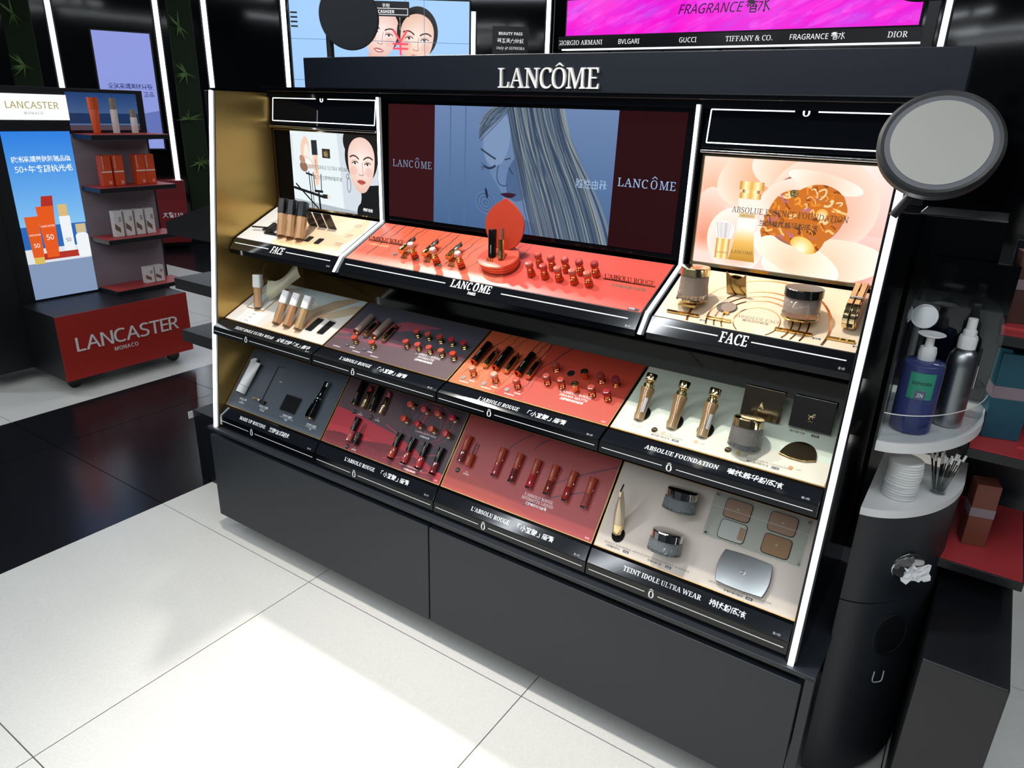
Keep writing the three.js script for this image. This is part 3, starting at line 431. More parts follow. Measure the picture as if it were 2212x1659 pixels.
// A woman's face filling about w by h round (cx, cy), drawn for the printed posters.
function face(g, cx, cy, w, h, o) {
  g.save(); g.translate(cx, cy); g.rotate(o.tilt ?? 0);
  const X = (u) => u * w / 2, Y = (v) => v * h / 2, C = o.skin ?? ['#f3dcd2', '#d8a994'];
  if (o.neck) { g.fillStyle = C[1]; g.beginPath(); g.moveTo(X(-0.5), Y(0.6)); g.lineTo(X(-0.62), Y(1.7)); g.lineTo(X(0.75), Y(1.7)); g.lineTo(X(0.55), Y(0.55)); g.fill(); }
  g.fillStyle = o.hair ?? '#1b1716'; g.beginPath(); g.ellipse(0, Y(-0.28), X(1.16), Y(0.95), 0, 0, 7); g.fill();
  g.fillStyle = skin(g, X(0.05), Y(-0.1), h * 0.62, C[0], C[1]); g.beginPath(); g.moveTo(X(-0.94), Y(-0.25));
  g.bezierCurveTo(X(-0.95), Y(-1.2), X(0.95), Y(-1.2), X(0.94), Y(-0.25)); g.bezierCurveTo(X(0.95), Y(0.25), X(0.75), Y(0.6), X(0.35), Y(0.92)); g.bezierCurveTo(X(0.15), Y(1.03), X(-0.15), Y(1.03), X(-0.35), Y(0.92)); g.bezierCurveTo(X(-0.75), Y(0.6), X(-0.95), Y(0.25), X(-0.94), Y(-0.25)); g.fill();
  for (const s of [-1, 1]) {
    g.fillStyle = o.blush ?? '#e0a093'; g.globalAlpha = 0.35; g.beginPath(); g.ellipse(X(0.52 * s), Y(0.22), X(0.26), Y(0.16), 0, 0, 7); g.fill(); g.globalAlpha = 1;
    g.strokeStyle = o.brow ?? '#4a3630'; g.lineWidth = h * 0.026; g.lineCap = 'round'; g.beginPath(); g.moveTo(X(0.18 * s), Y(-0.2)); g.quadraticCurveTo(X(0.5 * s), Y(-0.38), X(0.78 * s), Y(-0.24)); g.stroke();
    g.save(); g.translate(X(0.44 * s), Y(-0.04));
    if (o.closed) { g.strokeStyle = '#2a1c1a'; g.lineWidth = h * 0.016; g.beginPath(); g.moveTo(X(-0.2), 0); g.quadraticCurveTo(0, Y(0.08), X(0.2), Y(-0.01)); g.stroke(); g.lineWidth = h * 0.006; for (let i = -2; i < 3; i++) { g.beginPath(); g.moveTo(X(i * 0.07), Y(0.04)); g.lineTo(X(i * 0.09), Y(0.09)); g.stroke(); } }
    else {
      g.fillStyle = '#c08f80'; g.globalAlpha = 0.5; g.beginPath(); g.ellipse(0, Y(-0.05), X(0.24), Y(0.07), 0, 0, 7); g.fill(); g.globalAlpha = 1;
      g.fillStyle = '#f6f1ee'; g.beginPath(); g.moveTo(X(-0.2), Y(0.02)); g.quadraticCurveTo(0, Y(-0.1), X(0.2), Y(-0.01)); g.quadraticCurveTo(0, Y(0.08), X(-0.2), Y(0.02)); g.fill();
      g.fillStyle = '#2a1b16'; g.beginPath(); g.arc(0, Y(-0.01), h * 0.026, 0, 7); g.fill(); g.fillStyle = '#fff'; g.beginPath(); g.arc(h * 0.008, Y(-0.03), h * 0.006, 0, 7); g.fill();
      g.strokeStyle = '#1a1210'; g.lineWidth = h * 0.013; g.beginPath(); g.moveTo(X(-0.21), Y(0.02)); g.quadraticCurveTo(0, Y(-0.11), X(0.22), Y(-0.02)); g.stroke();
    }
    g.restore();
  }
  g.strokeStyle = o.line ?? '#b98573'; g.lineWidth = h * 0.011; g.beginPath(); g.moveTo(X(0.1), Y(-0.1)); g.quadraticCurveTo(X(0.05), Y(0.2), X(0.17), Y(0.33)); g.quadraticCurveTo(X(0.02), Y(0.41), X(-0.17), Y(0.33)); g.stroke();
  g.fillStyle = '#7a4238'; for (const s of [-1, 1]) { g.beginPath(); g.ellipse(X(0.09 * s), Y(0.36), X(0.04), Y(0.013), 0, 0, 7); g.fill(); }
  g.fillStyle = o.lip ?? '#b5544c'; g.beginPath(); g.moveTo(X(-0.32), Y(0.6)); g.quadraticCurveTo(X(-0.1), Y(0.5), 0, Y(0.54)); g.quadraticCurveTo(X(0.1), Y(0.5), X(0.32), Y(0.6)); g.quadraticCurveTo(0, Y(0.8), X(-0.32), Y(0.6)); g.fill();
  if (o.smile) { g.fillStyle = '#fdf8f5'; g.beginPath(); g.moveTo(X(-0.24), Y(0.59)); g.quadraticCurveTo(0, Y(0.6), X(0.24), Y(0.59)); g.quadraticCurveTo(0, Y(0.71), X(-0.24), Y(0.59)); g.fill(); }
  else { g.strokeStyle = '#6e2a28'; g.lineWidth = h * 0.008; g.beginPath(); g.moveTo(X(-0.3), Y(0.6)); g.quadraticCurveTo(0, Y(0.63), X(0.3), Y(0.6)); g.stroke(); }
  g.restore();
}
// portrait poster, upper left
{
  const o = thing('portrait_poster', 'backlit poster of a woman in black with foundation tube, left of the screen', 'poster', [0, 0, 0]);
  part('back_case', rbox(0.51, 0.268, 0.02, 0.002, 0.259, 1.324, -0.372), M.gloss, o);
  const tex = canvas(1100, 680, (g, W, H) => {
    const X = (x) => (x - 0.095) / 0.41 * W, Y = (y) => (1.452 - y) / 0.254 * H;
    wash(g, W, H, '#dfe8ea'); poly(g, (u) => X(u), (v) => Y(v), [[0.323, 1.46], [0.51, 1.46], [0.51, 1.19], [0.345, 1.19]], '#ccd4dc'); poly(g, X, Y, [[0.09, 1.225], [0.51, 1.2], [0.51, 1.19], [0.09, 1.19]], '#aab4bb');
    for (let i = 0; i < 3; i++) { g.fillStyle = '#a9aeb0'; g.beginPath(); g.arc(X(0.168), Y(1.448 - i * 0.013), 4 + i, 0, 7); g.fill(); }
    for (const [a, b, c, d, r, col] of [[0.166, 1.395, 0.022, 0.04, 0.15, '#e9c7b0'], [0.172, 1.385, 0.012, 0.028, 0.1, '#f6e3d6'], [0.17, 1.352, 0.034, 0.02, 0.3, '#e7d2c4'], [0.176, 1.354, 0.02, 0.009, 0.3, '#fbf3ec'], [0.155, 1.336, 0.02, 0.016, 0.4, '#8d6a58'], [0.15, 1.36, 0.016, 0.012, 0.8, '#b48a74']]) { g.fillStyle = col; g.beginPath(); g.ellipse(X(a), Y(b), c / 0.41 * W, d / 0.254 * H, r, 0, 7); g.fill(); }
    g.save(); g.translate(X(0.215), Y(1.36)); g.rotate(-0.03); g.fillStyle = '#23292d'; g.fillRect(-38, -175, 74, 128); g.fillStyle = '#efc0a4'; g.fillRect(-30, -47, 60, 225); g.fillStyle = '#f7d8c6'; g.fillRect(-22, -47, 12, 225); g.fillStyle = '#f2c8ae'; g.beginPath(); g.ellipse(0, 178, 26, 46, 0, 0, 7); g.fill(); write(g, 'LANCOME', 9, 110, 24, { turn: -PI / 2, color: '#5d463a' }); g.restore();
    g.fillStyle = '#2c251c'; g.fillRect(X(0.25), Y(1.4), X(0.288) - X(0.25), Y(1.37) - Y(1.4)); rose(g, X(0.268), Y(1.384), 26, ['#8a7650', '#574a30', '#b49a68'], 3);
    g.strokeStyle = '#14181b'; g.lineCap = 'round';
    for (const [a, b, c, d, lw] of [[0.1, 1.262, 0.25, 1.24, 24], [0.11, 1.275, 0.215, 1.2, 15], [0.178, 1.32, 0.186, 1.2, 11], [0.19, 1.312, 0.196, 1.2, 7], [0.165, 1.315, 0.195, 1.31, 16], [0.2, 1.318, 0.205, 1.262, 10], [0.238, 1.315, 0.236, 1.262, 10], [0.205, 1.258, 0.24, 1.258, 22], [0.222, 1.25, 0.226, 1.195, 22]]) { g.lineWidth = lw; g.beginPath(); g.moveTo(X(a), Y(b)); g.lineTo(X(c), Y(d)); g.stroke(); }
    g.fillStyle = '#14181b'; g.fillRect(X(0.24), Y(1.25), X(0.265) - X(0.24), 36); g.fillStyle = '#e9d2c4'; g.beginPath(); g.ellipse(X(0.271), Y(1.243), 22, 17, 0.2, 0, 7); g.fill();
    g.fillStyle = '#15171a'; g.beginPath(); g.moveTo(X(0.405), Y(1.19)); g.quadraticCurveTo(X(0.398), Y(1.22), X(0.42), Y(1.235)); g.quadraticCurveTo(X(0.432), Y(1.26), X(0.418), Y(1.29)); g.lineTo(X(0.51), Y(1.3)); g.lineTo(X(0.51), Y(1.19)); g.fill();
    g.fillStyle = '#1d1a1a'; g.beginPath(); g.ellipse(X(0.432), Y(1.43), 215, 165, 0, 0, 7); g.fill();
    face(g, X(0.43), Y(1.358), 340, 476, { tilt: 0.04, hair: '#1d1a1a', skin: ['#f6e4dc', '#dfb3a2'], lip: '#b9574c' });
    g.strokeStyle = '#55616a'; g.lineWidth = 6; g.beginPath(); g.ellipse(X(0.366), Y(1.318), 14, 20, 0.3, 0, 7); g.stroke(); g.beginPath(); g.ellipse(X(0.37), Y(1.29), 22, 62, 0.05, 0, 7); g.stroke();
    write(g, 'TEINT IDOLE ULTRA WEAR', X(0.176), Y(1.338) + 14, 42, { color: '#57625f', stretch: 0.92 }); write(g, '第二代兰蔻持妆粉底液', X(0.2), Y(1.305) + 14, 38, { color: '#6d7a78' });
    write(g, '持妆自由', X(0.43), Y(1.212), 30, { bold: 0.14 }); g.fillStyle = '#6f787b'; g.fillRect(X(0.103), Y(1.44), 3, 230);
  });
  part('picture', slab(0.408, 0.25, 0.003).translate(0.3, 1.325, -0.3595), glowing(tex, 0.95), o);
  part('rim', [box(0.003, 0.25, 0.006, 0.0125, 1.325, -0.36), box(0.004, 0.254, 0.006, 0.506, 1.325, -0.36), box(0.495, 0.005, 0.008, 0.259, 1.197, -0.359), box(0.495, 0.004, 0.006, 0.259, 1.452, -0.36)], M.palegold, o);
  part('ledge', rbox(0.505, 0.007, 0.02, 0.002, 0.259, 1.461, -0.354), M.chrome, o);
  part('rim_screw', new THREE.SphereGeometry(0.0022, 10, 8).translate(0.447, 1.197, -0.3545), M.chrome, o);
}
// rose poster, upper right
{
  const o = thing('rose_poster', 'backlit poster of a pink rose with gold bottle and amber glass', 'poster', [0, 0, 0]);
  part('back_case', rbox(0.448, 0.268, 0.02, 0.002, 1.775, 1.324, -0.372), M.gloss, o);
  const tex = canvas(1300, 780, (g, W, H) => {
    const X = (x) => (x - 1.56) / 0.43 * W, Y = (y) => (1.452 - y) / 0.255 * H;
    wash(g, W, H, '#f2cfc4');
    const petal = (a, b, rx, ry, rot, c0, c1) => { g.save(); g.translate(X(a), Y(b)); g.rotate(rot); const q = g.createRadialGradient(0, ry * 0.5, 5, 0, 0, Math.max(rx, ry)); q.addColorStop(0, c1); q.addColorStop(1, c0); g.fillStyle = q; g.beginPath(); g.ellipse(0, 0, rx, ry, 0, 0, 7); g.fill(); g.restore(); };
    for (const p of [[1.95, 1.33, 330, 420, 0.2, '#f6ddd6', '#e9b2a6'], [1.93, 1.23, 300, 210, -0.4, '#f3cfc6', '#dd9a8c'], [1.6, 1.4, 190, 260, 0.4, '#f9ddd0', '#eda888'], [1.585, 1.3, 130, 250, 0.1, '#f8d6c8', '#e08e72'], [1.66, 1.26, 210, 240, -0.3, '#fbe6dc', '#efb49c'], [1.7, 1.42, 330, 210, -0.5, '#f9dccb', '#e99e74'], [1.8, 1.43, 380, 190, 0.1, '#fae0d2', '#eda983'], [1.84, 1.36, 360, 330, 0, '#f8d4c4', '#e39a80'], [1.86, 1.235, 400, 160, -0.12, '#fdeee2', '#f3bf9e'], [1.8, 1.24, 330, 120, 0.35, '#fff3e6', '#f6c9a8']]) petal(...p);
    g.fillStyle = '#a0644f'; g.beginPath(); g.ellipse(X(1.805), Y(1.345), 270, 250, 0, 0, 7); g.fill(); petal(1.76, 1.37, 190, 120, -0.5, '#fbe4d8', '#efb79d'); petal(1.84, 1.41, 250, 60, 0.2, '#fcebe0', '#f1c1a8');
    g.fillStyle = '#c06a22'; g.beginPath(); g.moveTo(X(1.715), Y(1.29)); g.bezierCurveTo(X(1.73), Y(1.36), X(1.74), Y(1.39), X(1.79), Y(1.39)); g.bezierCurveTo(X(1.83), Y(1.42), X(1.88), Y(1.4), X(1.89), Y(1.37)); g.bezierCurveTo(X(1.91), Y(1.34), X(1.88), Y(1.3), X(1.86), Y(1.28)); g.bezierCurveTo(X(1.85), Y(1.24), X(1.82), Y(1.245), X(1.8), Y(1.26)); g.bezierCurveTo(X(1.77), Y(1.28), X(1.74), Y(1.29), X(1.72), Y(1.275)); g.closePath(); g.fill();
    g.save(); g.clip(); seed = 71; const cs = ['#f0a040', '#7a3512', '#f8cf86', '#d9781f', '#5a2812', '#ffe6b8', '#b06a9a', '#e88a20'];
    for (let i = 0; i < 95; i++) { g.strokeStyle = cs[i % cs.length]; g.globalAlpha = 0.75; g.lineWidth = 3 + rnd() * 13; const x = X(1.71 + rnd() * 0.18), y = Y(1.25 + rnd() * 0.155); g.beginPath(); g.moveTo(x, y); g.bezierCurveTo(x + rnd() * 90 - 20, y - 60 * rnd(), x + 70 * rnd(), y + 70 * rnd(), x + 140 * rnd() - 50, y + 90 * (rnd() - 0.3)); g.stroke(); }
    g.globalAlpha = 1; petal(1.815, 1.265, 90, 60, 0.5, '#f6b040', '#fff7e0'); petal(1.845, 1.34, 40, 40, 0, '#f0a040', '#fff2d8'); g.restore();
    g.fillStyle = '#4a3f22'; g.beginPath(); g.arc(X(1.778), Y(1.381), 26, 0, 7); g.fill(); rose(g, X(1.778), Y(1.381), 20, ['#8b7c4a', '#2f2814', '#a8985e'], 9);
    const metal = (x, y, w, h, a = '#fbe9b6', b = '#b9822c') => { const q = g.createLinearGradient(x, 0, x + w, 0); q.addColorStop(0, b); q.addColorStop(0.25, a); q.addColorStop(0.5, '#d8a850'); q.addColorStop(0.75, a); q.addColorStop(1, b); g.fillStyle = q; g.fillRect(x, y, w, h); };
    metal(X(1.653), Y(1.4), 170, 58); metal(X(1.661), Y(1.381), 120, 22, '#fff2c8', '#7a5416'); metal(X(1.656), Y(1.374), 150, 40);
    const q = g.createLinearGradient(0, Y(1.36), 0, Y(1.212)); q.addColorStop(0, '#f6dfd2'); q.addColorStop(0.45, '#fbf0e6'); q.addColorStop(0.7, '#e4b45c'); q.addColorStop(1, '#b98532'); g.fillStyle = q; g.beginPath(); g.moveTo(X(1.653), Y(1.36)); g.lineTo(X(1.707), Y(1.36)); g.quadraticCurveTo(X(1.694), Y(1.3), X(1.712), Y(1.213)); g.lineTo(X(1.648), Y(1.213)); g.quadraticCurveTo(X(1.667), Y(1.3), X(1.653), Y(1.36)); g.fill();
    g.fillStyle = '#d9b98a'; g.fillRect(X(1.66), Y(1.327), 118, 34); write(g, 'ABSOLUE', X(1.679), Y(1.319), 20, { align: 'center', color: '#7a6238' }); write(g, 'LANCOME', X(1.68), Y(1.23), 32, { align: 'center', color: '#6b5426' });
    metal(X(1.614), Y(1.262), 100, 150); g.fillStyle = '#e9e4e2'; g.beginPath(); g.moveTo(X(1.616), Y(1.262)); g.quadraticCurveTo(X(1.596), Y(1.302), X(1.628), Y(1.305)); g.quadraticCurveTo(X(1.668), Y(1.302), X(1.647), Y(1.262)); g.fill(); seed = 4; g.strokeStyle = '#bdb6b6'; g.lineWidth = 1.5; for (let i = 0; i < 40; i++) { const a = rnd(); g.beginPath(); g.moveTo(X(1.617 + a * 0.03), Y(1.263)); g.lineTo(X(1.607 + a * 0.046), Y(1.3)); g.stroke(); } write(g, 'LANCOME', X(1.63), Y(1.226), 18, { align: 'center', color: '#7a6238' });
    write(g, 'ABSOLUE ESSENCE FOUNDATION', X(1.772), Y(1.327), 56, { align: 'center', color: '#4a3a34', stretch: 0.87 }); write(g, '兰蔻菁纯精华粉底液', X(1.775), Y(1.303), 46, { align: 'center', color: '#4a3a34' });
  });
  part('picture', slab(0.422, 0.248, 0.003).translate(1.775, 1.326, -0.3595), glowing(tex, 1.05), o);
  part('rim', [box(0.005, 0.252, 0.007, 1.5605, 1.326, -0.36), box(0.004, 0.252, 0.007, 1.989, 1.326, -0.36), box(0.434, 0.007, 0.009, 1.775, 1.1975, -0.359), box(0.434, 0.004, 0.006, 1.775, 1.452, -0.36)], M.palegold, o);
  part('ledge', rbox(0.44, 0.007, 0.02, 0.002, 1.775, 1.461, -0.354), M.chrome, o);
}
// screen
{
  const o = thing('video_screen', 'wide black framed screen showing a blond woman in blue light', 'screen', [1.031, 1.194, -0.362]); o.rotation.x = -0.035;
  part('bezel', rbox(0.988, 0.366, 0.03, 0.004, 0, 0.183, -0.012), new THREE.MeshPhysicalMaterial({ color: 0x07080b, roughness: 0.12 }), o);
  const tex = canvas(1920, 660, (g, W, H) => {
    const X = (x) => (x - 0.546) / 0.96 * W, Y = (y) => (1.543 - y) / 0.335 * H;
    wash(g, W, H, '#3a1418'); g.fillStyle = '#2b0a0f'; g.fillRect(X(1.325), 0, W, H); const b = g.createLinearGradient(0, 0, 0, H); b.addColorStop(0, '#7089b4'); b.addColorStop(1, '#4a6a94'); g.fillStyle = b; g.fillRect(X(0.731), 0, X(1.325) - X(0.731), H);
    g.save(); g.beginPath(); g.rect(X(0.731), 0, X(1.325) - X(0.731), H); g.clip(); g.strokeStyle = '#54719a'; g.lineWidth = 9; for (const x of [0.79, 0.845]) { g.beginPath(); g.moveTo(X(x), 0); g.lineTo(X(x + 0.004), H); g.stroke(); }
    g.fillStyle = '#6b85ad'; g.beginPath(); g.moveTo(X(0.895), 0); g.bezierCurveTo(X(0.885), Y(1.48), X(0.9), Y(1.45), X(0.905), Y(1.43)); g.bezierCurveTo(X(0.925), Y(1.39), X(0.935), Y(1.37), X(0.955), Y(1.345)); g.bezierCurveTo(X(0.965), Y(1.33), X(0.985), Y(1.315), X(0.985), Y(1.3)); g.bezierCurveTo(X(1.0), Y(1.27), X(1.03), Y(1.255), X(1.06), Y(1.25)); g.lineTo(X(1.16), Y(1.22)); g.lineTo(X(1.12), 0); g.fill();
    g.fillStyle = '#7f98bd'; g.beginPath(); g.ellipse(X(0.955), Y(1.46), 90, 150, 0.1, 0, 7); g.fill(); g.fillStyle = '#4f688f'; g.beginPath(); g.ellipse(X(1.04), Y(1.36), 90, 130, 0.3, 0, 7); g.fill();
    g.strokeStyle = '#2c3850'; g.lineWidth = 9; g.beginPath(); g.moveTo(X(0.902), Y(1.43)); g.quadraticCurveTo(X(0.93), Y(1.415), X(0.955), Y(1.405)); g.stroke(); g.lineWidth = 12; g.beginPath(); g.moveTo(X(0.915), Y(1.385)); g.quadraticCurveTo(X(0.935), Y(1.372), X(0.955), Y(1.388)); g.stroke(); g.lineWidth = 6; g.beginPath(); g.moveTo(X(0.985), Y(1.405)); g.lineTo(X(1.005), Y(1.41)); g.stroke(); g.beginPath(); g.moveTo(X(1.0), Y(1.385)); g.lineTo(X(1.015), Y(1.368)); g.stroke(); for (let i = 0; i < 4; i++) { g.lineWidth = 3; g.beginPath(); g.moveTo(X(0.915), Y(1.388 - i * 0.004)); g.lineTo(X(0.905), Y(1.392 - i * 0.006)); g.stroke(); }
    g.strokeStyle = '#40557a'; g.lineWidth = 7; g.beginPath(); g.moveTo(X(0.965), Y(1.39)); g.quadraticCurveTo(X(0.955), Y(1.35), X(0.972), Y(1.338)); g.quadraticCurveTo(X(0.99), Y(1.33), X(1.0), Y(1.34)); g.stroke(); g.fillStyle = '#3a1d2c'; g.beginPath(); g.moveTo(X(0.975), Y(1.312)); g.quadraticCurveTo(X(1.0), Y(1.32), X(1.03), Y(1.315)); g.quadraticCurveTo(X(1.01), Y(1.292), X(0.975), Y(1.312)); g.fill();
    seed = 81; const hs = ['#5a6a7c', '#44546a', '#7d8a94', '#2e3d54', '#98a09c', '#3a4a62'];
    for (let i = 0; i < 330; i++) { const a = rnd(); g.strokeStyle = hs[i % hs.length]; g.globalAlpha = 0.75; g.lineWidth = 2 + rnd() * 7; const x = X(0.985 + a * 0.18), e = X(1.08 + a * 0.23 + rnd() * 0.04); g.beginPath(); g.moveTo(x, 0); g.bezierCurveTo(x + 60, H * 0.35, e - 120, H * 0.5, e, H); g.stroke(); }
    for (let i = 0; i < 60; i++) { g.strokeStyle = hs[i % 4]; g.lineWidth = 2 + rnd() * 3; const x = X(0.9 + rnd() * 0.12); g.beginPath(); g.moveTo(X(1.0), -20); g.quadraticCurveTo(x, -10, X(0.893) + rnd() * 12, Y(1.5 - rnd() * 0.05)); g.stroke(); } g.globalAlpha = 1;
    for (let r = 70; r > 8; r -= 11) { g.strokeStyle = r % 2 ? '#4b648c' : '#5f7aa3'; g.lineWidth = 8; g.beginPath(); g.ellipse(X(0.925), Y(1.283), r, r * 0.8, 0.4, 0.4, 6); g.stroke(); } g.fillStyle = '#22304a'; g.beginPath(); g.ellipse(X(0.927), Y(1.31), 9, 30, -0.3, 0, 7); g.fill(); g.restore();
    write(g, '随性由我', X(1.216), Y(1.351), 47, { color: '#a9c3e6', bold: 0.075 });
    for (const [x, c] of [[0.563, '#7f9cba'], [1.337, '#9cc0e8']]) { const k = 56; write(g, 'LANC', X(x), Y(1.362), k, { color: c, gap: 0.02, stretch: 1.1 }); write(g, 'O', X(x + 0.0905), Y(1.362), k, { color: c }); g.strokeStyle = c; g.lineWidth = 4; g.beginPath(); g.moveTo(X(x + 0.0905) + 8, Y(1.362) - 47); g.lineTo(X(x + 0.0905) + 22, Y(1.362) - 58); g.lineTo(X(x + 0.0905) + 36, Y(1.362) - 47); g.stroke(); write(g, 'ME', X(x + 0.1145), Y(1.362), k, { color: c, gap: 0.02 }); }
  });
  part('display', slab(0.96, 0.335, 0.002).translate(-0.005, 0.183, 0.0034), glowing(tex, 0.8, { roughness: 0.08 }), o);
}
// ------------------------------------------------------------------ testers: one of each kind, then copies
const nth = ['leftmost', 'second from left', 'third from left', 'fourth from left', 'fifth from left', 'sixth from left'];
const nameTag = (s, col, w, h, size) => new THREE.MeshStandardMaterial({ color: col, roughness: 0.35, transparent: true, alphaMap: (() => { const t = canvas(w, h, (g) => { g.fillStyle = '#000'; g.fillRect(0, 0, w, h); write(g, s, w / 2, h * 0.78, size, { align: 'center', weight: 'bold', font: 'serif' }); }); t.colorSpace = THREE.NoColorSpace; return t; })() });
const brandMat = nameTag('LANCOME', 0xd8c9a0, 256, 48, 44), brandDark = nameTag('LANCOME', 0x6a5240, 256, 48, 44), brandGrey = nameTag('LANCOME', 0xb9bcc0, 256, 48, 44);
const tagGeo = (l, w, y, z, x = 0) => new THREE.PlaneGeometry(l, w).rotateX(-PI / 2).rotateY(PI / 2).translate(x, y, z);   // a printed name lying on top, reading up the slope
// bullet of lipstick: slanted tip
function bullet(r, h, slant) { const g = new THREE.CylinderGeometry(r * 0.93, r, h, 22, 6), p = g.attributes.position; for (let i = 0; i < p.count; i++) { const y = p.getY(i), k = Math.max(0, (y + h / 2) / h - 0.45) / 0.55; p.setY(i, y - k * slant * (p.getX(i) / r + 1) * 0.5 * r * 2); p.setX(i, p.getX(i) * (1 - 0.12 * k * k)); } g.computeVertexNormals(); return g.translate(0, h / 2, 0); }
const carved = (r, h, n) => { const pts = [[0, 0], [r * 0.86, 0], [r, h * 0.05]]; for (let i = 0; i < n; i++) { const a = 0.06 + i * 0.88 / n, b = 0.06 + (i + 0.55) * 0.88 / n; pts.push([r, h * a], [r * 0.9, h * (a + 0.02)], [r * 0.9, h * b], [r, h * (b + 0.02)]); } pts.push([r, h], [r * 0.8, h], [0, h]); return turned(pts, 26); };
const bodyShade = {}; const shade = (hex, rough = 0.3, o) => bodyShade[hex + rough] ??= new THREE.MeshPhysicalMaterial({ color: hex, roughness: rough, ...o });

// --- lipstick lying down: carved gold foot, polished tube, coloured bullet (axis along -z)
function lipstick(label, bulletHex, group, footMat = M.palegold) {
  const o = thing('lipstick', label, 'lipstick', null, group), r = 0.0094;
  part('base', lying(carved(r, 0.026, 4)).translate(0, r, 0), footMat, o);
  part('inner_tube', lying(turned([[0, 0], [r * 0.86, 0], [r * 0.86, 0.029], [r * 0.8, 0.03], [0, 0.03]])).translate(0, r, -0.026), M.palegold, o);
  part('bullet', lying(bullet(r * 0.7, 0.025, 0.9)).translate(0, r, -0.055), shade(bulletHex, 0.42), o);
  return o;
}
function lipCap(label, mat, rimMat, group, named = true) {
  const o = thing('lipstick_sleeve', label, 'cap', null, group), r = 0.0108, L = 0.083;
  part('shell', lying(turned([[r * 0.86, 0.0008], [r, 0.001], [r, L - 0.002], [r * 0.94, L], [0, L]])).translate(0, r, 0), mat, o);
  part('rim', lying(turned([[r * 0.8, 0.006], [r * 0.84, 0], [r * 0.99, 0], [r * 1.01, 0.002], [r * 0.98, 0.0035]])).translate(0, r, 0), rimMat, o);
  part('inside', lying(new THREE.CircleGeometry(r * 0.82, 20).rotateX(PI / 2)).translate(0, r, -0.004), rimMat, o);
  if (named) part('printed_name', tagGeo(0.026, 0.0048, r * 2 + 0.0002, -0.03), brandMat, o);
  return o;
}
// --- tester peg: waisted gold holder with a shade on top, standing on the panel's normal
const pegShape = turned([[0, 0], [0.0094, 0], [0.0096, 0.003], [0.0078, 0.0045], [0.0074, 0.008], [0.0088, 0.0095], [0.0074, 0.011], [0.0074, 0.0145], [0.0092, 0.0165], [0.0094, 0.0205], [0, 0.0205]], 26);
const discShape = turned([[0, 0.0205], [0.0096, 0.0205], [0.0099, 0.0225], [0.0094, 0.0245], [0.006, 0.0252], [0, 0.0254]], 26, 0.9);
const domeShape = turned([[0, 0.0175], [0.0096, 0.0175], [0.0101, 0.02], [0.0101, 0.026], [0.0088, 0.0292], [0.005, 0.0306], [0, 0.031]], 26, 0.9);
const collarShape = turned([[0.0096, 0.0165], [0.0104, 0.0168], [0.0104, 0.019], [0.0096, 0.0192]], 26);
const swirlShape = new THREE.TorusGeometry(0.0045, 0.0008, 6, 18, 4.4).rotateX(PI / 2).translate(0, 0.0254, 0);
function peg(label, hex, group, dome, gold = M.palegold) {
  const o = thing('shade_peg', label, 'tester', null, group);
  part('holder', pegShape, gold, o); part('shade', dome ? domeShape : discShape, shade(hex, 0.22), o);
  if (!dome) part('embossed_swirl', swirlShape, shade(hex, 0.22), o); else part('collar', collarShape, gold, o);
  return o;
}
// --- lip gloss lying down: coloured bottle with clear foot, flared cap
const flat = (g, k) => { g.scale(1, k, 1); return g; };
function gloss(label, hex, capMat, footMat, group, named = brandMat, flare = 1.12) {
  const o = thing('lip_gloss', label, 'lip gloss', null, group), r = 0.0092;
  part('foot', lying(turned([[0, 0], [r * 0.98, 0], [r * 1.05, 0.0015], [r * 1.05, 0.0045], [0, 0.0045]], 24)).translate(0, r, 0), footMat, o);
  part('bottle', lying(turned([[0, 0.0045], [r, 0.0048], [r, 0.038], [r * 0.9, 0.0395], [0, 0.0395]], 24)).translate(0, r, 0), shade(hex, 0.12, { clearcoat: 1, clearcoatRoughness: 0.05 }), o);
  part('cap', lying(turned([[0, 0.0395], [r * 1.0, 0.0395], [r * 1.01, 0.05], [r * flare, 0.083], [r * flare * 0.97, 0.0845], [0, 0.0845]], 24)).translate(0, r, 0), capMat, o);
  part('printed_name', tagGeo(0.022, 0.004, r * 2.02 + 0.0007, -0.061), named, o);
  return o;
}
function applicator(label, capMat, group, named) {
  const o = thing('gloss_applicator', label, 'applicator', null, group), r = 0.0102;
  part('cap', lying(turned([[0, 0], [r, 0], [r * 1.02, 0.002], [r * 0.97, 0.036], [r * 0.9, 0.0375], [0, 0.0375]], 24)).translate(0, r, 0), capMat, o);
  part('wand', lying(cyl(0.0022, 0.0016, 0.026, 0, 0.0375, 0, 12)).translate(0, r, 0), plain(0x3a3436, 0.4), o);
  part('brush_tip', lying(turned([[0, 0], [0.0018, 0], [0.0028, 0.004], [0.0024, 0.008], [0, 0.011]], 14)).translate(0, r, -0.0625), plain(0x7a5a54, 0.6), o);
  part('printed_name', tagGeo(0.018, 0.004, r * 2 + 0.0004, -0.018), named, o);
  return o;
}
function dot(label, t, u, v, r, mat, txt, group) { const o = thing('shade_button', label, 'button', null, group); part('disc', turned([[0, 0], [r, 0], [r, 0.0012], [r * 0.9, 0.0022], [0, 0.0024]], 24), mat, o); const m = nameTag(txt, 0x9aa0a6, 64, 32, 26); part('printed_word', new THREE.PlaneGeometry(r * 1.5, r * 0.7).rotateX(-PI / 2).translate(0, 0.0026, 0), dotTag, o); frame(o, t, u, v); return o; }
const dotTag = nameTag('NEW', 0x9aa0a6, 64, 32, 26);
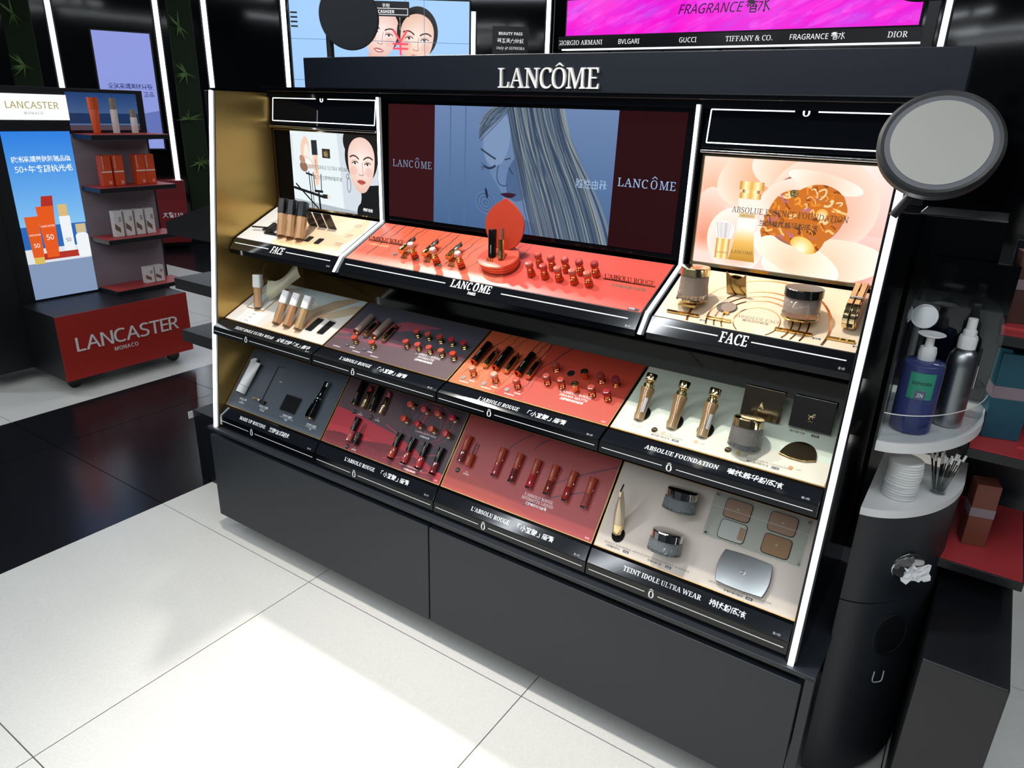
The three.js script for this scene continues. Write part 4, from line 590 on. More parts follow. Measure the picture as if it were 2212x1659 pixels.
const hole = (name, label, t, pts, group, mat = M.void) => { const s = new THREE.Shape(pts.map(([u, v]) => new THREE.Vector2(u - pts[0][0], v - pts[0][1]))); const o = thing(name, label, 'empty slot', null, group); part('dark_well', new THREE.ExtrudeGeometry(s, { depth: 0.0008, bevelEnabled: false }).rotateX(-PI / 2), mat, o); part('lip', tube(pts.concat([pts[0]]).map(([u, v]) => [u - pts[0][0], 0.0009, -(v - pts[0][1])]), 0.0005, pts.length * 8, 5), M.satin, o); frame(o, t, pts[0][0], pts[0][1], 0.0004); return o; };

// --------- bottom tier, slate tray
{
  const o = thing('white_tube', 'white plastic primer tube with flat round end on slate grey tray', 'tube');
  const g = new THREE.CylinderGeometry(0.0255, 0.0175, 0.094, 32, 10), p = g.attributes.position; for (let i = 0; i < p.count; i++) { const k = (p.getY(i) / 0.094 + 0.5); p.setZ(i, p.getZ(i) * (1 - 0.8 * k)); p.setX(i, p.getX(i) * (1 + 0.05 * k)); } g.computeVertexNormals();
  part('tube_body', lying(g.translate(0, 0.047 + 0.031, 0)).translate(0, 0.0165, 0), shade(0xe9e9e8, 0.3), o);
  const e = new THREE.CylinderGeometry(0.0268, 0.0268, 0.0052, 28, 1, false, 0, PI).rotateY(PI); part('crimped_end', e.scale(1, 1, 0.5).translate(0, 0.0165, -0.125), shade(0xe9e9e8, 0.3), o);
  part('cap', lying(turned([[0, 0.001], [0.0155, 0.001], [0.0168, 0.003], [0.0172, 0.03], [0, 0.03]], 30)).translate(0, 0.0172, 0), M.white, o);
  part('silver_foot', lying(turned([[0, 0], [0.0165, 0], [0.0172, 0.003], [0, 0.003]], 30)).translate(0, 0.0172, 0), M.chrome, o);
  part('printed_name', tagGeo(0.02, 0.006, 0.0233, -0.112).rotateY(0), brandDark, o); frame(o, 'b', 0.068, 0.051);
}
{
  const o = thing('thin_liner_rest', 'thin black angled rod standing out of the slate tray for a missing pencil', 'holder');
  part('rod', [box(0.0022, 0.0022, 0.136, 0, 0.0012, -0.068), box(0.034, 0.0022, 0.0022, 0.017, 0.0012, -0.136)], M.satin, o); part('clip', rbox(0.026, 0.012, 0.012, 0.002, 0.012, 0.006, 0.004), M.satin, o); frame(o, 'b', 0.168, 0.0545);
}
{ const o = thing('eyeliner_pencil', 'short pale eyeliner pencil end beside the black rod on the slate tray', 'eyeliner'); part('barrel', bar([-0.018, 0.005, 0], [0.012, 0.005, 0], 0.0042, 14), M.palegold, o); part('tip', bar([0.012, 0.005, 0], [0.02, 0.005, 0], 0.0034, 14), M.white, o); frame(o, 'b', 0.143, 0.0535); }
hole('square_slot', 'empty square black slot in the slate grey tray', 'b', [[0.2677, 0.1048], [0.2668, 0.0487], [0.3428, 0.0486], [0.3445, 0.1054]]);
{
  const o = thing('mascara', 'black glossy mascara with pinched waist and silver bow top on slate tray', 'mascara'), k = M.gloss;
  part('tube_body', lying(turned([[0, 0.005], [0.0145, 0.005], [0.0155, 0.02], [0.0135, 0.045], [0.009, 0.072], [0, 0.072]], 30, 1.2)).translate(0, 0.015, 0), k, o);
  part('gold_foot', lying(turned([[0, 0], [0.0135, 0], [0.0145, 0.002], [0.0145, 0.005], [0, 0.005]], 28)).translate(0, 0.015, 0), M.palegold, o);
  part('ring', lying(turned([[0.009, 0.07], [0.0104, 0.0705], [0.0104, 0.0755], [0.009, 0.076]], 26)).translate(0, 0.015, 0), M.chrome, o);
  part('cap', lying(turned([[0, 0.074], [0.0088, 0.074], [0.0072, 0.1], [0.008, 0.118], [0, 0.118]], 26, 1)).translate(0, 0.015, 0), k, o);
  part('top_clasp', [rbox(0.016, 0.004, 0.016, 0.0015, 0, 0.018, -0.127), rbox(0.004, 0.01, 0.018, 0.0015, -0.007, 0.014, -0.126), rbox(0.004, 0.01, 0.018, 0.0015, 0.007, 0.014, -0.126), box(0.012, 0.003, 0.003, 0, 0.016, -0.134)], M.chrome, o);
  frame(o, 'b', 0.424, 0.0515, 0, -0.05);
}
// --------- bottom tier, rose tray
const L1 = lipstick('bright red open lipstick with gold base on the rose-print tray', 0x9c1414, 'open lipsticks'); frame(L1, 'b', 0.6155, 0.142);
const L2 = lipstick('rose pink open lipstick with gold base on the rose-print tray', 0xc0565c, 'open lipsticks'); frame(L2, 'b', 0.6945, 0.142);
const C1 = lipCap('black lipstick cap left of the bright red lipstick', M.capblack, M.palegold, 'lipstick caps'); frame(C1, 'b', 0.579, 0.142);
const C2 = copyOf(C1, 'black lipstick cap left of the rose pink lipstick'); frame(C2, 'b', 0.6545, 0.142);
const coral = ['coral', 'berry pink', 'brick rose', 'fuchsia', 'orange red', 'crimson', 'orange coral', 'warm red'];
[[0.7991, 0.1978, 0xd4584c], [0.8548, 0.1955, 0xd04a50], [0.9085, 0.1965, 0xc8503f], [0.963, 0.197, 0xc42e4c], [0.798, 0.15, 0xd8381e], [0.8541, 0.1475, 0xb81428], [0.9088, 0.1466, 0xcd4a30], [0.9636, 0.1466, 0xbf3328]].forEach(([u, v, c], i) => frame(peg(`${coral[i]} dome-topped shade peg, ${nth[i % 4]} in ${i < 4 ? 'back' : 'front'} row, rose-print tray`, c, 'shade pegs on the rose-print tray', true), 'b', u, v));
const G0 = gloss('pale rose lip gloss with black cap beside its applicator on rose-print tray', 0xb25a58, M.capblack, M.acrylic, 'black capped glosses'); frame(G0, 'b', 0.618, 0.0245);
frame(applicator('black capped gloss applicator with brush tip beside the pale rose gloss', M.capblack, 'gloss applicators', brandMat), 'b', 0.65, 0.026);
[[0.7997, 0xa5432e, 'brick orange'], [0.854, 0x9d3a32, 'terracotta'], [0.9085, 0xb23a3a, 'bright coral red'], [0.9645, 0x70262a, 'deep wine']].forEach(([u, c, n], i) => frame(gloss(`${n} lip gloss with black cap, ${nth[i]} in the rose-print tray row`, c, M.capblack, M.gloss, 'black capped glosses'), 'b', u, 0.021));
dot('black shade button under the bright red lipstick\'s cap', 'b', 0.5828, 0.1237, 0.0074, M.satin, 'NEW', 'black shade buttons'); dot('black shade button under the rose pink lipstick\'s cap', 'b', 0.657, 0.1239, 0.0074, M.satin, 'NEW', 'black shade buttons'); dot('black shade button below the pale rose lip gloss', 'b', 0.6173, 0.0108, 0.0074, M.satin, 'NEW', 'black shade buttons');
// --------- bottom tier, coral tray
const terra = shade(0xb0462c, 0.38);
frame(gloss('mauve brown lip gloss with orange cap beside its applicator on coral tray', 0x7e3a36, terra, M.acrylic, 'orange capped glosses', brandMat, 1.18), 'b', 1.037, 0.0795);
frame(applicator('orange capped gloss applicator with brush tip beside the mauve brown gloss', terra, 'gloss applicators', brandMat), 'b', 1.068, 0.079);
[[1.16, 0xb04450, 'rose'], [1.2175, 0x6f2c2a, 'dark brown'], [1.275, 0xb8303c, 'bright red'], [1.331, 0x823226, 'russet brown'], [1.3875, 0xa02e24, 'brick red'], [1.445, 0xa5504c, 'dusty pink']].forEach(([u, c, n], i) => { const o = frame(gloss(`${n} lip gloss with orange cap, ${nth[i]} in the coral tray row`, c, terra, M.chrome, 'orange capped glosses', brandMat, 1.18), 'b', u, 0.0765); part('silver_button', lying(new THREE.SphereGeometry(0.0018, 10, 8).scale(1, 2, 1)).translate(0.0098, 0.0092, -0.052), M.chrome, o); });
dot('black shade button below the mauve brown gloss on the coral tray', 'b', 1.0372, 0.0605, 0.0074, M.satin, 'NEW', 'black shade buttons');
// --------- bottom tier, cream tray
const cutGlass = new THREE.MeshPhysicalMaterial({ color: 0xe6ebec, roughness: 0.04, transmission: 0.9, thickness: 0.01, ior: 1.5, attenuationColor: lin(0xc8d2d4), attenuationDistance: 0.03 });
// faceted jar glass: a lathe whose radius ripples in a diamond lattice
function diamond(r0, r1, h, n = 22, rows = 5, waist = 0) { const g = new THREE.CylinderGeometry(r1, r0, h, n * 4, rows * 4, true), p = g.attributes.position; for (let i = 0; i < p.count; i++) { const a = Math.atan2(p.getX(i), p.getZ(i)), y = p.getY(i) / h + 0.5, q = (Math.abs(Math.sin(a * n / 2 + y * rows * PI / 2)) + Math.abs(Math.sin(a * n / 2 - y * rows * PI / 2))) * 0.5, k = 1 + 0.055 * (q - 0.6) - waist * Math.sin(y * PI); p.setX(i, p.getX(i) * k); p.setZ(i, p.getZ(i) * k); } return toCreasedNormals(g, 0.25).translate(0, h / 2, 0); }
function jar(label, R, H, lidH, lidMat, glassMat, fill, o2 = {}) {
  const o = thing('powder_jar', label, 'jar', null, o2.group), gh = H - lidH;
  part('glass_body', [diamond(R * 0.98, R * (o2.top ?? 0.92), gh, 22, o2.rows ?? 4, o2.waist ?? 0), new THREE.CircleGeometry(R * 0.98, 40).rotateX(PI / 2)], glassMat, o);
  part('thick_base', turned([[0, 0.001], [R * 0.93, 0.001], [R * 0.95, 0.004], [R * 0.9, gh * 0.14], [0, gh * 0.14]], 40), M.acrylic, o);
  part('contents', turned([[0, gh * 0.18], [R * 0.8, gh * 0.18], [R * 0.78, gh * 0.96], [0, gh * 0.96]], 36), fill, o);
  part('lid', turned([[0, gh], [R * 0.86, gh], [R * 0.9, gh + 0.001], [R * 0.9, H - 0.0025], [R * 0.86, H - 0.0005], [R * 0.8, H], [0, H]], 44), lidMat, o);
  return o;
}
const powder = shade(0x8f9498, 0.6), creamFill = shade(0xcdb7a0, 0.6);
frame(jar('cut glass powder jar with silver lid, back one of two on the cream tray', 0.041, 0.05, 0.021, M.chrome, cutGlass, powder, { group: 'cut glass powder jars', rows: 3 }), 'b', 1.688, 0.148, 0.034, 0, 1.2);
frame(jar('cut glass powder jar with silver lid, front one of two on the cream tray', 0.041, 0.05, 0.021, M.chrome, cutGlass, powder, { group: 'cut glass powder jars', rows: 3 }), 'b', 1.687, 0.043, 0.034, 0, 1.2);
{
  const o = thing('primer_tube', 'pearly primer tube with crimped end standing in an oval slot, cream tray', 'tube');
  const g = new THREE.CylinderGeometry(0.0165, 0.0135, 0.088, 28, 10), p = g.attributes.position; for (let i = 0; i < p.count; i++) { const k = p.getY(i) / 0.088 + 0.5; p.setX(i, p.getX(i) * (1 - 0.9 * k * k)); p.setZ(i, p.getZ(i) * (1 + 0.25 * k)); } g.computeVertexNormals();
  part('tube_body', g.translate(0, 0.03 + 0.044, 0), shade(0xcfc1a6, 0.25, { metalness: 0.5 }), o); part('cap', turned([[0, 0], [0.011, 0], [0.0135, 0.004], [0.0138, 0.03], [0, 0.03]], 28), M.palegold, o); part('crimp', box(0.0035, 0.014, 0.042, 0, 0.122, 0), M.palegold, o);
  frame(o, 'b', 1.553, 0.047, 0, 0.25, 0.9);
  const s = []; for (let i = 0; i < 20; i++) s.push([1.556 + 0.0165 * Math.cos(i / 10 * PI), 0.045 + 0.019 * Math.sin(i / 10 * PI)]); hole('oval_slot', 'oval slot holding the pearly primer tube on the cream tray', 'b', s);
}
{
  const shapeR = (w, h, r) => { const s = new THREE.Shape(); s.moveTo(-w / 2 + r, -h / 2); s.lineTo(w / 2 - r, -h / 2); s.quadraticCurveTo(w / 2, -h / 2, w / 2, -h / 2 + r); s.lineTo(w / 2, h / 2 - r); s.quadraticCurveTo(w / 2, h / 2, w / 2 - r, h / 2); s.lineTo(-w / 2 + r, h / 2); s.quadraticCurveTo(-w / 2, h / 2, -w / 2, h / 2 - r); s.lineTo(-w / 2, -h / 2 + r); s.quadraticCurveTo(-w / 2, -h / 2, -w / 2 + r, -h / 2); return s; };
  [[1.8127, 0.1948, 0xc99a80, 'peach pressed powder pan, back left under the clear plate', false], [1.8148, 0.1436, 0xe9dfd6, 'white pressed powder pan with pale half, front left under the clear plate', true], [1.9159, 0.1962, 0xcb9c84, 'pink beige pressed powder pan, back right under the clear plate', false], [1.9168, 0.1432, 0xbf8f6a, 'tan worn pressed powder pan, front right under the clear plate', false]].forEach(([u, v, c, l, two]) => {
    const o = thing('powder_pan', l, 'powder pan', null, 'pressed powder pans'); part('tray_rim', new THREE.ExtrudeGeometry(shapeR(0.063, 0.0475, 0.011), { depth: 0.002, bevelEnabled: false }).rotateX(-PI / 2), M.gloss, o);
    part('powder', new THREE.ExtrudeGeometry(shapeR(0.0605, 0.045, 0.01), { depth: 0.0012, bevelEnabled: true, bevelSize: 0.0006, bevelThickness: 0.0006, bevelSegments: 2, bevelOffset: -0.0006 }).rotateX(-PI / 2).translate(0, 0.0018, 0), shade(c, 0.75), o);
    if (two) part('tan_side', box(0.014, 0.0006, 0.03, 0.022, 0.0038, 0), shade(0xcba184, 0.75), o); else part('worn_dent', new THREE.SphereGeometry(0.003, 12, 8).scale(1, 0.15, 1).translate(0, 0.0038, -0.002), shade(0xe2c4a8, 0.7), o); frame(o, 'b', u, v, 0.0004);
  });
  const o = thing('clear_cover_plate', 'clear acrylic cover plate over four powder pans, screwed at its corners', 'cover plate'); part('plate', rbox(0.224, 0.003, 0.11, 0.001, 0, 0.008, 0), M.acrylic, o);
  for (const [x, z] of [[-0.105, -0.048], [0.105, -0.048], [-0.105, 0.048], [0.105, 0.048]]) part('screw', cyl(0.0028, 0.0028, 0.0095, x, 0.0005, z, 14), M.chrome, o);
  const mr = canvas(512, 48, (g) => { g.fillStyle = '#000'; g.fillRect(0, 0, 512, 48); seed = 13; g.fillStyle = '#fff'; for (let i = 0; i < 46; i++) write(g, '※+·◦'.charAt(i % 4) || '+', 6 + i * 11, 20 + (i % 2) * 16, 17, { font: 'sans-serif' }); }); mr.colorSpace = THREE.NoColorSpace;
  part('film_edge', box(0.224, 0.0006, 0.0008, 0, 0.0099, -0.02), M.whitematt, o); frame(o, 'b', 1.864, 0.169);
  const c = thing('mirror_compact', 'closed smoke-mirrored powder compact with curved ends on the cream tray', 'compact');
  const s = new THREE.Shape(); s.moveTo(-0.052, -0.037); s.quadraticCurveTo(0, -0.042, 0.052, -0.037); s.quadraticCurveTo(0.066, 0, 0.052, 0.037); s.quadraticCurveTo(0, 0.042, -0.052, 0.037); s.quadraticCurveTo(-0.066, 0, -0.052, -0.037);
  part('lower_case', new THREE.ExtrudeGeometry(s, { depth: 0.005, bevelEnabled: true, bevelSize: 0.001, bevelThickness: 0.001, bevelSegments: 2 }).rotateX(-PI / 2).translate(0, 0.001, 0), M.gloss, c);
  const smoke = canvas(256, 256, (g) => { wash(g, 256, 256, '#3a3a3a'); seed = 17; for (let i = 0; i < 26; i++) { const x = rnd() * 256, y = rnd() * 256; g.fillStyle = `rgba(170,170,170,${0.1 + rnd() * 0.15})`; g.beginPath(); g.ellipse(x, y, 10 + rnd() * 16, 7 + rnd() * 9, rnd() * 3, 0, 7); g.fill(); } }); smoke.colorSpace = THREE.NoColorSpace;
  part('mirror_lid', new THREE.ExtrudeGeometry(s, { depth: 0.004, bevelEnabled: true, bevelSize: 0.001, bevelThickness: 0.001, bevelSegments: 2 }).rotateX(-PI / 2).translate(0, 0.0075, 0), new THREE.MeshPhysicalMaterial({ color: 0x6d7070, metalness: 1, roughness: 0.14 }), c); part('emblem', new THREE.TorusGeometry(0.005, 0.0008, 6, 20).rotateX(PI / 2).translate(0, 0.0136, 0), M.chrome, c); frame(c, 'b', 1.868, 0.0605);
}
// --------- middle tier, beige tray
const tan = (hex) => shade(hex, 0.2, { clearcoat: 0.8, clearcoatRoughness: 0.06 });
function prismBottle(label, liquid, capMat, o2) {   // bevelled glass bottle with a faceted cap, standing on y = 0
  const o = thing('foundation_bottle', label, 'bottle', null, o2.group), oct = (w, d, h, y, c) => { const s = new THREE.Shape([[-w / 2 + c, -d / 2], [w / 2 - c, -d / 2], [w / 2, -d / 2 + c], [w / 2, d / 2 - c], [w / 2 - c, d / 2], [-w / 2 + c, d / 2], [-w / 2, d / 2 - c], [-w / 2, -d / 2 + c]].map((p) => new THREE.Vector2(...p))); return new THREE.ExtrudeGeometry(s, { depth: h, bevelEnabled: true, bevelSize: 0.0008, bevelThickness: 0.0008, bevelSegments: 1, bevelOffset: -0.0008 }).rotateX(-PI / 2).translate(0, y, 0); };
  const { w, d, h, ch } = o2;
  part('liquid_body', oct(w, d, h - ch - 0.006, 0.006, o2.c ?? 0.007), tan(liquid), o); part('glass_foot', oct(w * 1.02, d * 1.02, 0.006, 0, o2.c ?? 0.007), M.glass, o);
  part('neck', cyl(w * 0.36, w * 0.36, 0.003, 0, h - ch - 0.001, 0, 20), M.satin, o); part('cap', oct(w * 1.04, d * 1.04, ch, h - ch, o2.cc ?? 0.004), capMat, o);
  part('printed_name', new THREE.PlaneGeometry(h * 0.34, w * 0.16).rotateZ(PI / 2).translate(-w * 0.22, h * 0.33, d / 2 + 0.0012), brandDark, o);
  if (o2.sticker) part('sticker', box(0.0006, 0.024, 0.008, w / 2 + 0.0006, h * 0.32, 0), shade(0xb9bec6, 0.4), o);
  return o;
}
const WHITECAP = { w: 0.026, d: 0.027, h: 0.117, ch: 0.042, group: 'white capped foundation bottles', sticker: true, cc: 0.003 };
upright(prismBottle('beige foundation bottle with white cap standing in gold-edged frame', 0xc39a70, M.white, WHITECAP), 'm', 0.098, 0.079, 0.001, 0.45, 0.16);
[[0.2403, 0xb98d5e, 'ochre beige', 'leftmost'], [0.2933, 0xc08d60, 'warm beige', 'middle'], [0.3486, 0xc3a06e, 'yellow beige', 'rightmost']].forEach(([u, c, n, p]) => frame(prismBottle(`${n} foundation bottle with white cap leaning back, ${p} of three on the beige tray`, c, M.white, WHITECAP), 'm', u + 0.004, 0.03, 0.002, 0.3, 0.98));
hole('oblong_slot', 'empty oblong black slot, left of two on the beige tray', 'm', [[0.3732, 0.0441], [0.3771, 0.1056], [0.4042, 0.1062], [0.4026, 0.0425]].reverse(), 'oblong slots'); hole('oblong_slot', 'empty oblong black slot, right of two on the beige tray', 'm', [[0.4301, 0.0424], [0.4311, 0.1068], [0.4594, 0.1056], [0.4573, 0.0422]].reverse(), 'oblong slots');
{
  const o = thing('gold_edged_plate', 'white plate with gold edge under the standing white capped bottle', 'plate'); part('plate', box(0.086, 0.002, 0.124, 0, 0.001, 0), M.whitematt, o); part('gold_edge', [box(0.0885, 0.003, 0.0022, 0, 0.0015, 0.0632), box(0.0885, 0.003, 0.0022, 0, 0.0015, -0.0632), box(0.0022, 0.003, 0.128, 0.0436, 0.0015, 0), box(0.0022, 0.003, 0.128, -0.0436, 0.0015, 0)], M.gold, o); frame(o, 'm', 0.088, 0.137);
  const s = thing('acrylic_splash', 'curved clear and pale yellow acrylic splash sculpture behind the white capped bottle', 'acrylic figure', [0.085, 0.872, -0.2]);
  const sheet = (f, nu, nv) => { const P = [], I = []; for (let i = 0; i <= nu; i++) for (let j = 0; j <= nv; j++) P.push(...f(i / nu, j / nv)); for (let i = 0; i < nu; i++) for (let j = 0; j < nv; j++) { const a = i * (nv + 1) + j; I.push(a, a + nv + 1, a + 1, a + 1, a + nv + 1, a + nv + 2); } const g = new THREE.BufferGeometry(); g.setAttribute('position', new THREE.Float32BufferAttribute(P, 3)); g.setIndex(I); g.computeVertexNormals(); return g; };
  part('cream_splash', sheet((u, v) => [0.02 + u * 0.15 + 0.012 * Math.sin(v * 3), 0.05 + Math.pow(u, 1.5) * 0.105 + (v - 0.5) * (0.075 - 0.07 * Math.sin(u * PI) * 0.45), -0.005 + 0.02 * Math.sin(v * PI) - 0.02 * u], 22, 12), new THREE.MeshPhysicalMaterial({ color: 0xe6e3c4, roughness: 0.12, transmission: 0.35, thickness: 0, side: THREE.DoubleSide }), s);
  part('clear_fin', sheet((u, v) => { const a = PI * (1.05 - u * 0.62); return [0.045 + 0.04 * Math.cos(a) * (1 - v * 0.25) + 0.02 * v, 0.03 + 0.12 * Math.pow(u, 0.8) * (1 - 0.15 * v), 0.03 * v + 0.012 * Math.sin(a)]; }, 20, 6), new THREE.MeshPhysicalMaterial({ color: 0xf2f7f7, roughness: 0.03, transmission: 1, thickness: 0, side: THREE.DoubleSide }), s);
  part('fin_edges', [tube([[0.005, 0.03, 0], [0.007, 0.09, 0.01], [0.035, 0.145, 0.012], [0.055, 0.15, 0.012]], 0.0012, 30, 6), tube([[0.03, 0.0, 0.03], [0.045, 0.03, 0.032], [0.058, 0.07, 0.03], [0.04, 0.115, 0.03]], 0.0014, 30, 6), tube([[0.008, 0.02, 0.03], [0.02, 0.055, 0.035], [0.04, 0.06, 0.035], [0.046, 0.02, 0.035]], 0.0014, 30, 6)], M.acrylic, s);
}
// --------- middle tier, grey tray
const taupe = new THREE.MeshPhysicalMaterial({ color: 0x9a877c, metalness: 0.35, roughness: 0.38 });
frame(lipCap('taupe metallic lipstick cap, left one on the grey and plum tray', taupe, M.rosegold, 'taupe caps', false), 'm', 0.5797, 0.0785); frame(lipCap('taupe metallic lipstick cap, right one on the grey and plum tray', taupe, M.rosegold, 'taupe caps', false), 'm', 0.656, 0.0785);
frame(lipstick('red brown open lipstick with gold base beside the left taupe cap', 0x6e2c26, 'open lipsticks'), 'm', 0.6185, 0.0755); frame(lipstick('dark plum brown open lipstick with gold base beside the right taupe cap', 0x5a2624, 'open lipsticks'), 'm', 0.6955, 0.0755);
const smallGold = new THREE.MeshPhysicalMaterial({ color: 0xb59a64, metalness: 1, roughness: 0.16 });
[[0.6069, 0.0467, 'left'], [0.6816, 0.0459, 'right']].forEach(([u, v, n]) => frame(peg(`coral topped shade peg in front of the ${n} lipstick pair on grey tray`, 0xc64c36, 'shade pegs on the grey tray', false, smallGold), 'm', u, v));
[[0.7915, 0xb8443c], [0.8352, 0xba4a3e], [0.8809, 0xb03c34], [0.924, 0xa82c38], [0.969, 0xa02838], [0.7887, 0xb4423a], [0.8347, 0xb84a42], [0.8783, 0xb54a42], [0.9236, 0xac5840], [0.9667, 0xb83c26]].forEach(([u, c], i) => frame(peg(`flat topped red shade peg, ${nth[i % 5]} in ${i < 5 ? 'back' : 'front'} row, grey tray`, c, 'shade pegs on the grey tray', false, smallGold), 'm', u, i < 5 ? 0.1335 : 0.083));
dot('grey shade button in front of the left taupe cap', 'm', 0.5828, 0.028, 0.007, plain(0x4a4a50, 0.5), 'NEW', 'grey shade buttons'); dot('grey shade button in front of the right taupe cap', 'm', 0.6572, 0.0286, 0.007, plain(0x4a4a50, 0.5), 'NEW', 'grey shade buttons');
// --------- middle tier, orange tray
[1.0396, 1.113, 1.188].forEach((u, i) => { const p = ['left', 'middle', 'right'][i]; frame(lipCap(`black lipstick cap with orange inside, ${p} of three on the orange crackle tray`, M.capblack, M.copper, 'black caps on the orange tray'), 'm', u, 0.0805); });
[[1.0775, 0x6a2c26], [1.148, 0x4e201e], [1.2197, 0x5a241c]].forEach(([u, c], i) => frame(lipstick(`dark brown open lipstick with gold base, ${['left', 'middle', 'right'][i]} of three on the orange crackle tray`, c, 'open lipsticks'), 'm', u, 0.079));
const coppery = new THREE.MeshPhysicalMaterial({ color: 0xd58a58, metalness: 1, roughness: 0.15 });
[[1.0622, 0.0459, 0xe08868], [1.137, 0.0445, 0xe2a088], [1.2082, 0.0455, 0xc85848]].forEach(([u, v, c], i) => frame(peg(`clear copper shade peg in front of the ${['left', 'middle', 'right'][i]} black cap on orange tray`, c, 'copper shade pegs', true, coppery), 'm', u, v));
[[1.0381, 0.0253], [1.1102, 0.0243], [1.1852, 0.0256]].forEach(([u, v], i) => dot(`silver shade button, ${['left', 'middle', 'right'][i]} of three along the front of the orange tray`, 'm', u, v, 0.0074, plain(0x9a9088, 0.35), 'NEW', 'silver shade buttons'));
[[1.2782, 0x8a3c30], 0, [1.3663, -1], [1.4134, 0x7a2e26], [1.4562, 0x74242a], [1.2792, 0x9a463c], [1.323, 0x9a3c2a], [1.3648, -2], [1.4121, 0x9c4434], [1.4558, 0x90242e]].forEach((q, i) => {
  const v = i < 5 ? 0.1348 : 0.0843, at = `${nth[i % 5]} in ${i < 5 ? 'back' : 'front'} row on the orange tray`;
  if (!q) { const s = []; for (let k = 0; k < 20; k++) s.push([1.3202 + 0.0095 * Math.cos(k / 10 * PI), 0.138 + 0.0105 * Math.sin(k / 10 * PI)]); hole('round_slot', 'empty round black hole among the shade pegs of the orange tray', 'm', s); return; }
  if (q[1] < 0) { const o = thing('shade_peg', q[1] === -1 ? `upturned dark gold peg, ${at}` : `upturned bright gold peg, ${at}`, 'tester', null, 'copper shade pegs'); part('holder', turned([[0, 0], [0.0088, 0], [0.0088, 0.019], [0.0104, 0.021], [0.0104, 0.0245], [0, 0.0245]], 26), coppery, o); part('gold_disc', turned([[0, 0.0245], [0.0096, 0.0245], [0.0092, 0.0256], [0, 0.0256]], 26), q[1] === -1 ? new THREE.MeshPhysicalMaterial({ color: 0x6a6450, metalness: 1, roughness: 0.3 }) : M.palegold, o); part('stamped_ring', new THREE.TorusGeometry(0.005, 0.0004, 6, 20).rotateX(PI / 2).translate(0, 0.0257, 0), smallGold, o); frame(o, 'm', q[0], v); return; }
  frame(peg(`clear copper shade peg, ${at}`, q[1], 'copper shade pegs', true, coppery), 'm', q[0], v);
});
// --------- middle tier, pale green tray
const brownGrad = canvas(8, 256, (g) => { const q = g.createLinearGradient(0, 0, 0, 256); q.addColorStop(0, '#9a7a52'); q.addColorStop(0.55, '#8f7048'); q.addColorStop(1, '#c8b890'); g.fillStyle = q; g.fillRect(0, 0, 8, 256); });
const serumMat = new THREE.MeshPhysicalMaterial({ map: brownGrad, roughness: 0.12, clearcoat: 1, clearcoatRoughness: 0.04, metalness: 0.15 });
[[1.5574, 0.56, true], [1.6409, -0.1, false], [1.7153, 0.75, true]].forEach(([u, turn, st], i) => {
  const o = thing('serum_foundation', `waisted gold capped bottle, ${['left', 'middle', 'right'][i]} of three, green tray${st ? ', sticker' : ''}`, 'bottle', null, 'gold capped foundation bottles');
  part('bottle', lathe([[0, 0], [0.0125, 0], [0.0136, 0.003], [0.0128, 0.02], [0.0128, 0.045], [0.0152, 0.068], [0.0172, 0.079], [0.0165, 0.082], [0, 0.082]], 32), serumMat, o);
  part('collar', turned([[0, 0.081], [0.0135, 0.081], [0.0135, 0.091], [0.0125, 0.092], [0.009, 0.0925], [0.0085, 0.095], [0, 0.095]], 30), M.palegold, o);
  part('neck_ring', lathe([[0.0085, 0.094], [0.0092, 0.0955], [0.0105, 0.097], [0.0088, 0.1], [0, 0.1]], 28), M.gold, o);
  part('cap', turned([[0, 0.1], [0.012, 0.1], [0.0137, 0.102], [0.0137, 0.1165], [0.013, 0.118], [0, 0.118]], 30), M.palegold, o);
  if (st) { const s = part('sticker', new THREE.CylinderGeometry(0.0152, 0.0135, 0.036, 10, 1, true, -0.28, 0.56).translate(0, 0.038, 0), shade(0xc3c8d0, 0.4), o); s.rotation.y = turn; }
  frame(o, 'm', u, 0.045, -0.002, 0, 0.985);
  const s = []; for (let k = 0; k < 24; k++) s.push([u + 0.0015 + 0.0185 * Math.cos(k / 12 * PI), 0.0655 + 0.024 * Math.sin(k / 12 * PI)]); hole('oval_slot', `oval black well under the ${['left', 'middle', 'right'][i]} gold capped foundation bottle`, 'm', s, 'oval wells');
});
[[1.8176, 0.1421, 'left'], [1.9263, 0.1455, 'right']].forEach(([u, v, n], i) => {
  const o = thing('compact_box', `square smoke-gold mirrored compact box with embossed rose, ${n} of two on the pale green tray`, 'compact', null, 'mirrored compact boxes'), w = 0.09, h = 0.073;
  part('lid', rbox(w, h, 0.009, 0.0015, 0, h / 2, 0.006), new THREE.MeshPhysicalMaterial({ color: i ? 0x85807c : 0x9a8d78, metalness: 1, roughness: 0.15 }), o); part('case', rbox(w, h, 0.009, 0.0015, 0, h / 2, -0.004), M.palegold, o);
  const b = []; seed = 90 + i; for (let k = 0; k < 9; k++) b.push(new THREE.TorusGeometry(0.0026, 0.0009, 6, 14, 4).rotateZ(k * 0.9).translate((rnd() - 0.5) * 0.012, h * 0.4 + (rnd() - 0.5) * 0.014, 0.0112)); part('embossed_rose', b, M.palegold, o); frame(o, 'm', u, v, 0, 0, 0.68);
});
frame(jar('cut glass cream jar with gold lid tilted on the pale green tray', 0.0365, 0.066, 0.02, M.palegold, cutGlass, shade(0x9a8674, 0.5), { rows: 4, top: 0.9 }), 'm', 1.813, 0.045, 0.008, 0, 0.62);
dot('dark gold shade button left of the middle gold capped bottle', 'm', 1.6071, 0.0273, 0.0076, smallGold, 'NEW', 'gold shade buttons'); dot('dark gold shade button in front of the tilted cream jar', 'm', 1.7833, 0.0279, 0.0076, smallGold, 'NEW', 'gold shade buttons');
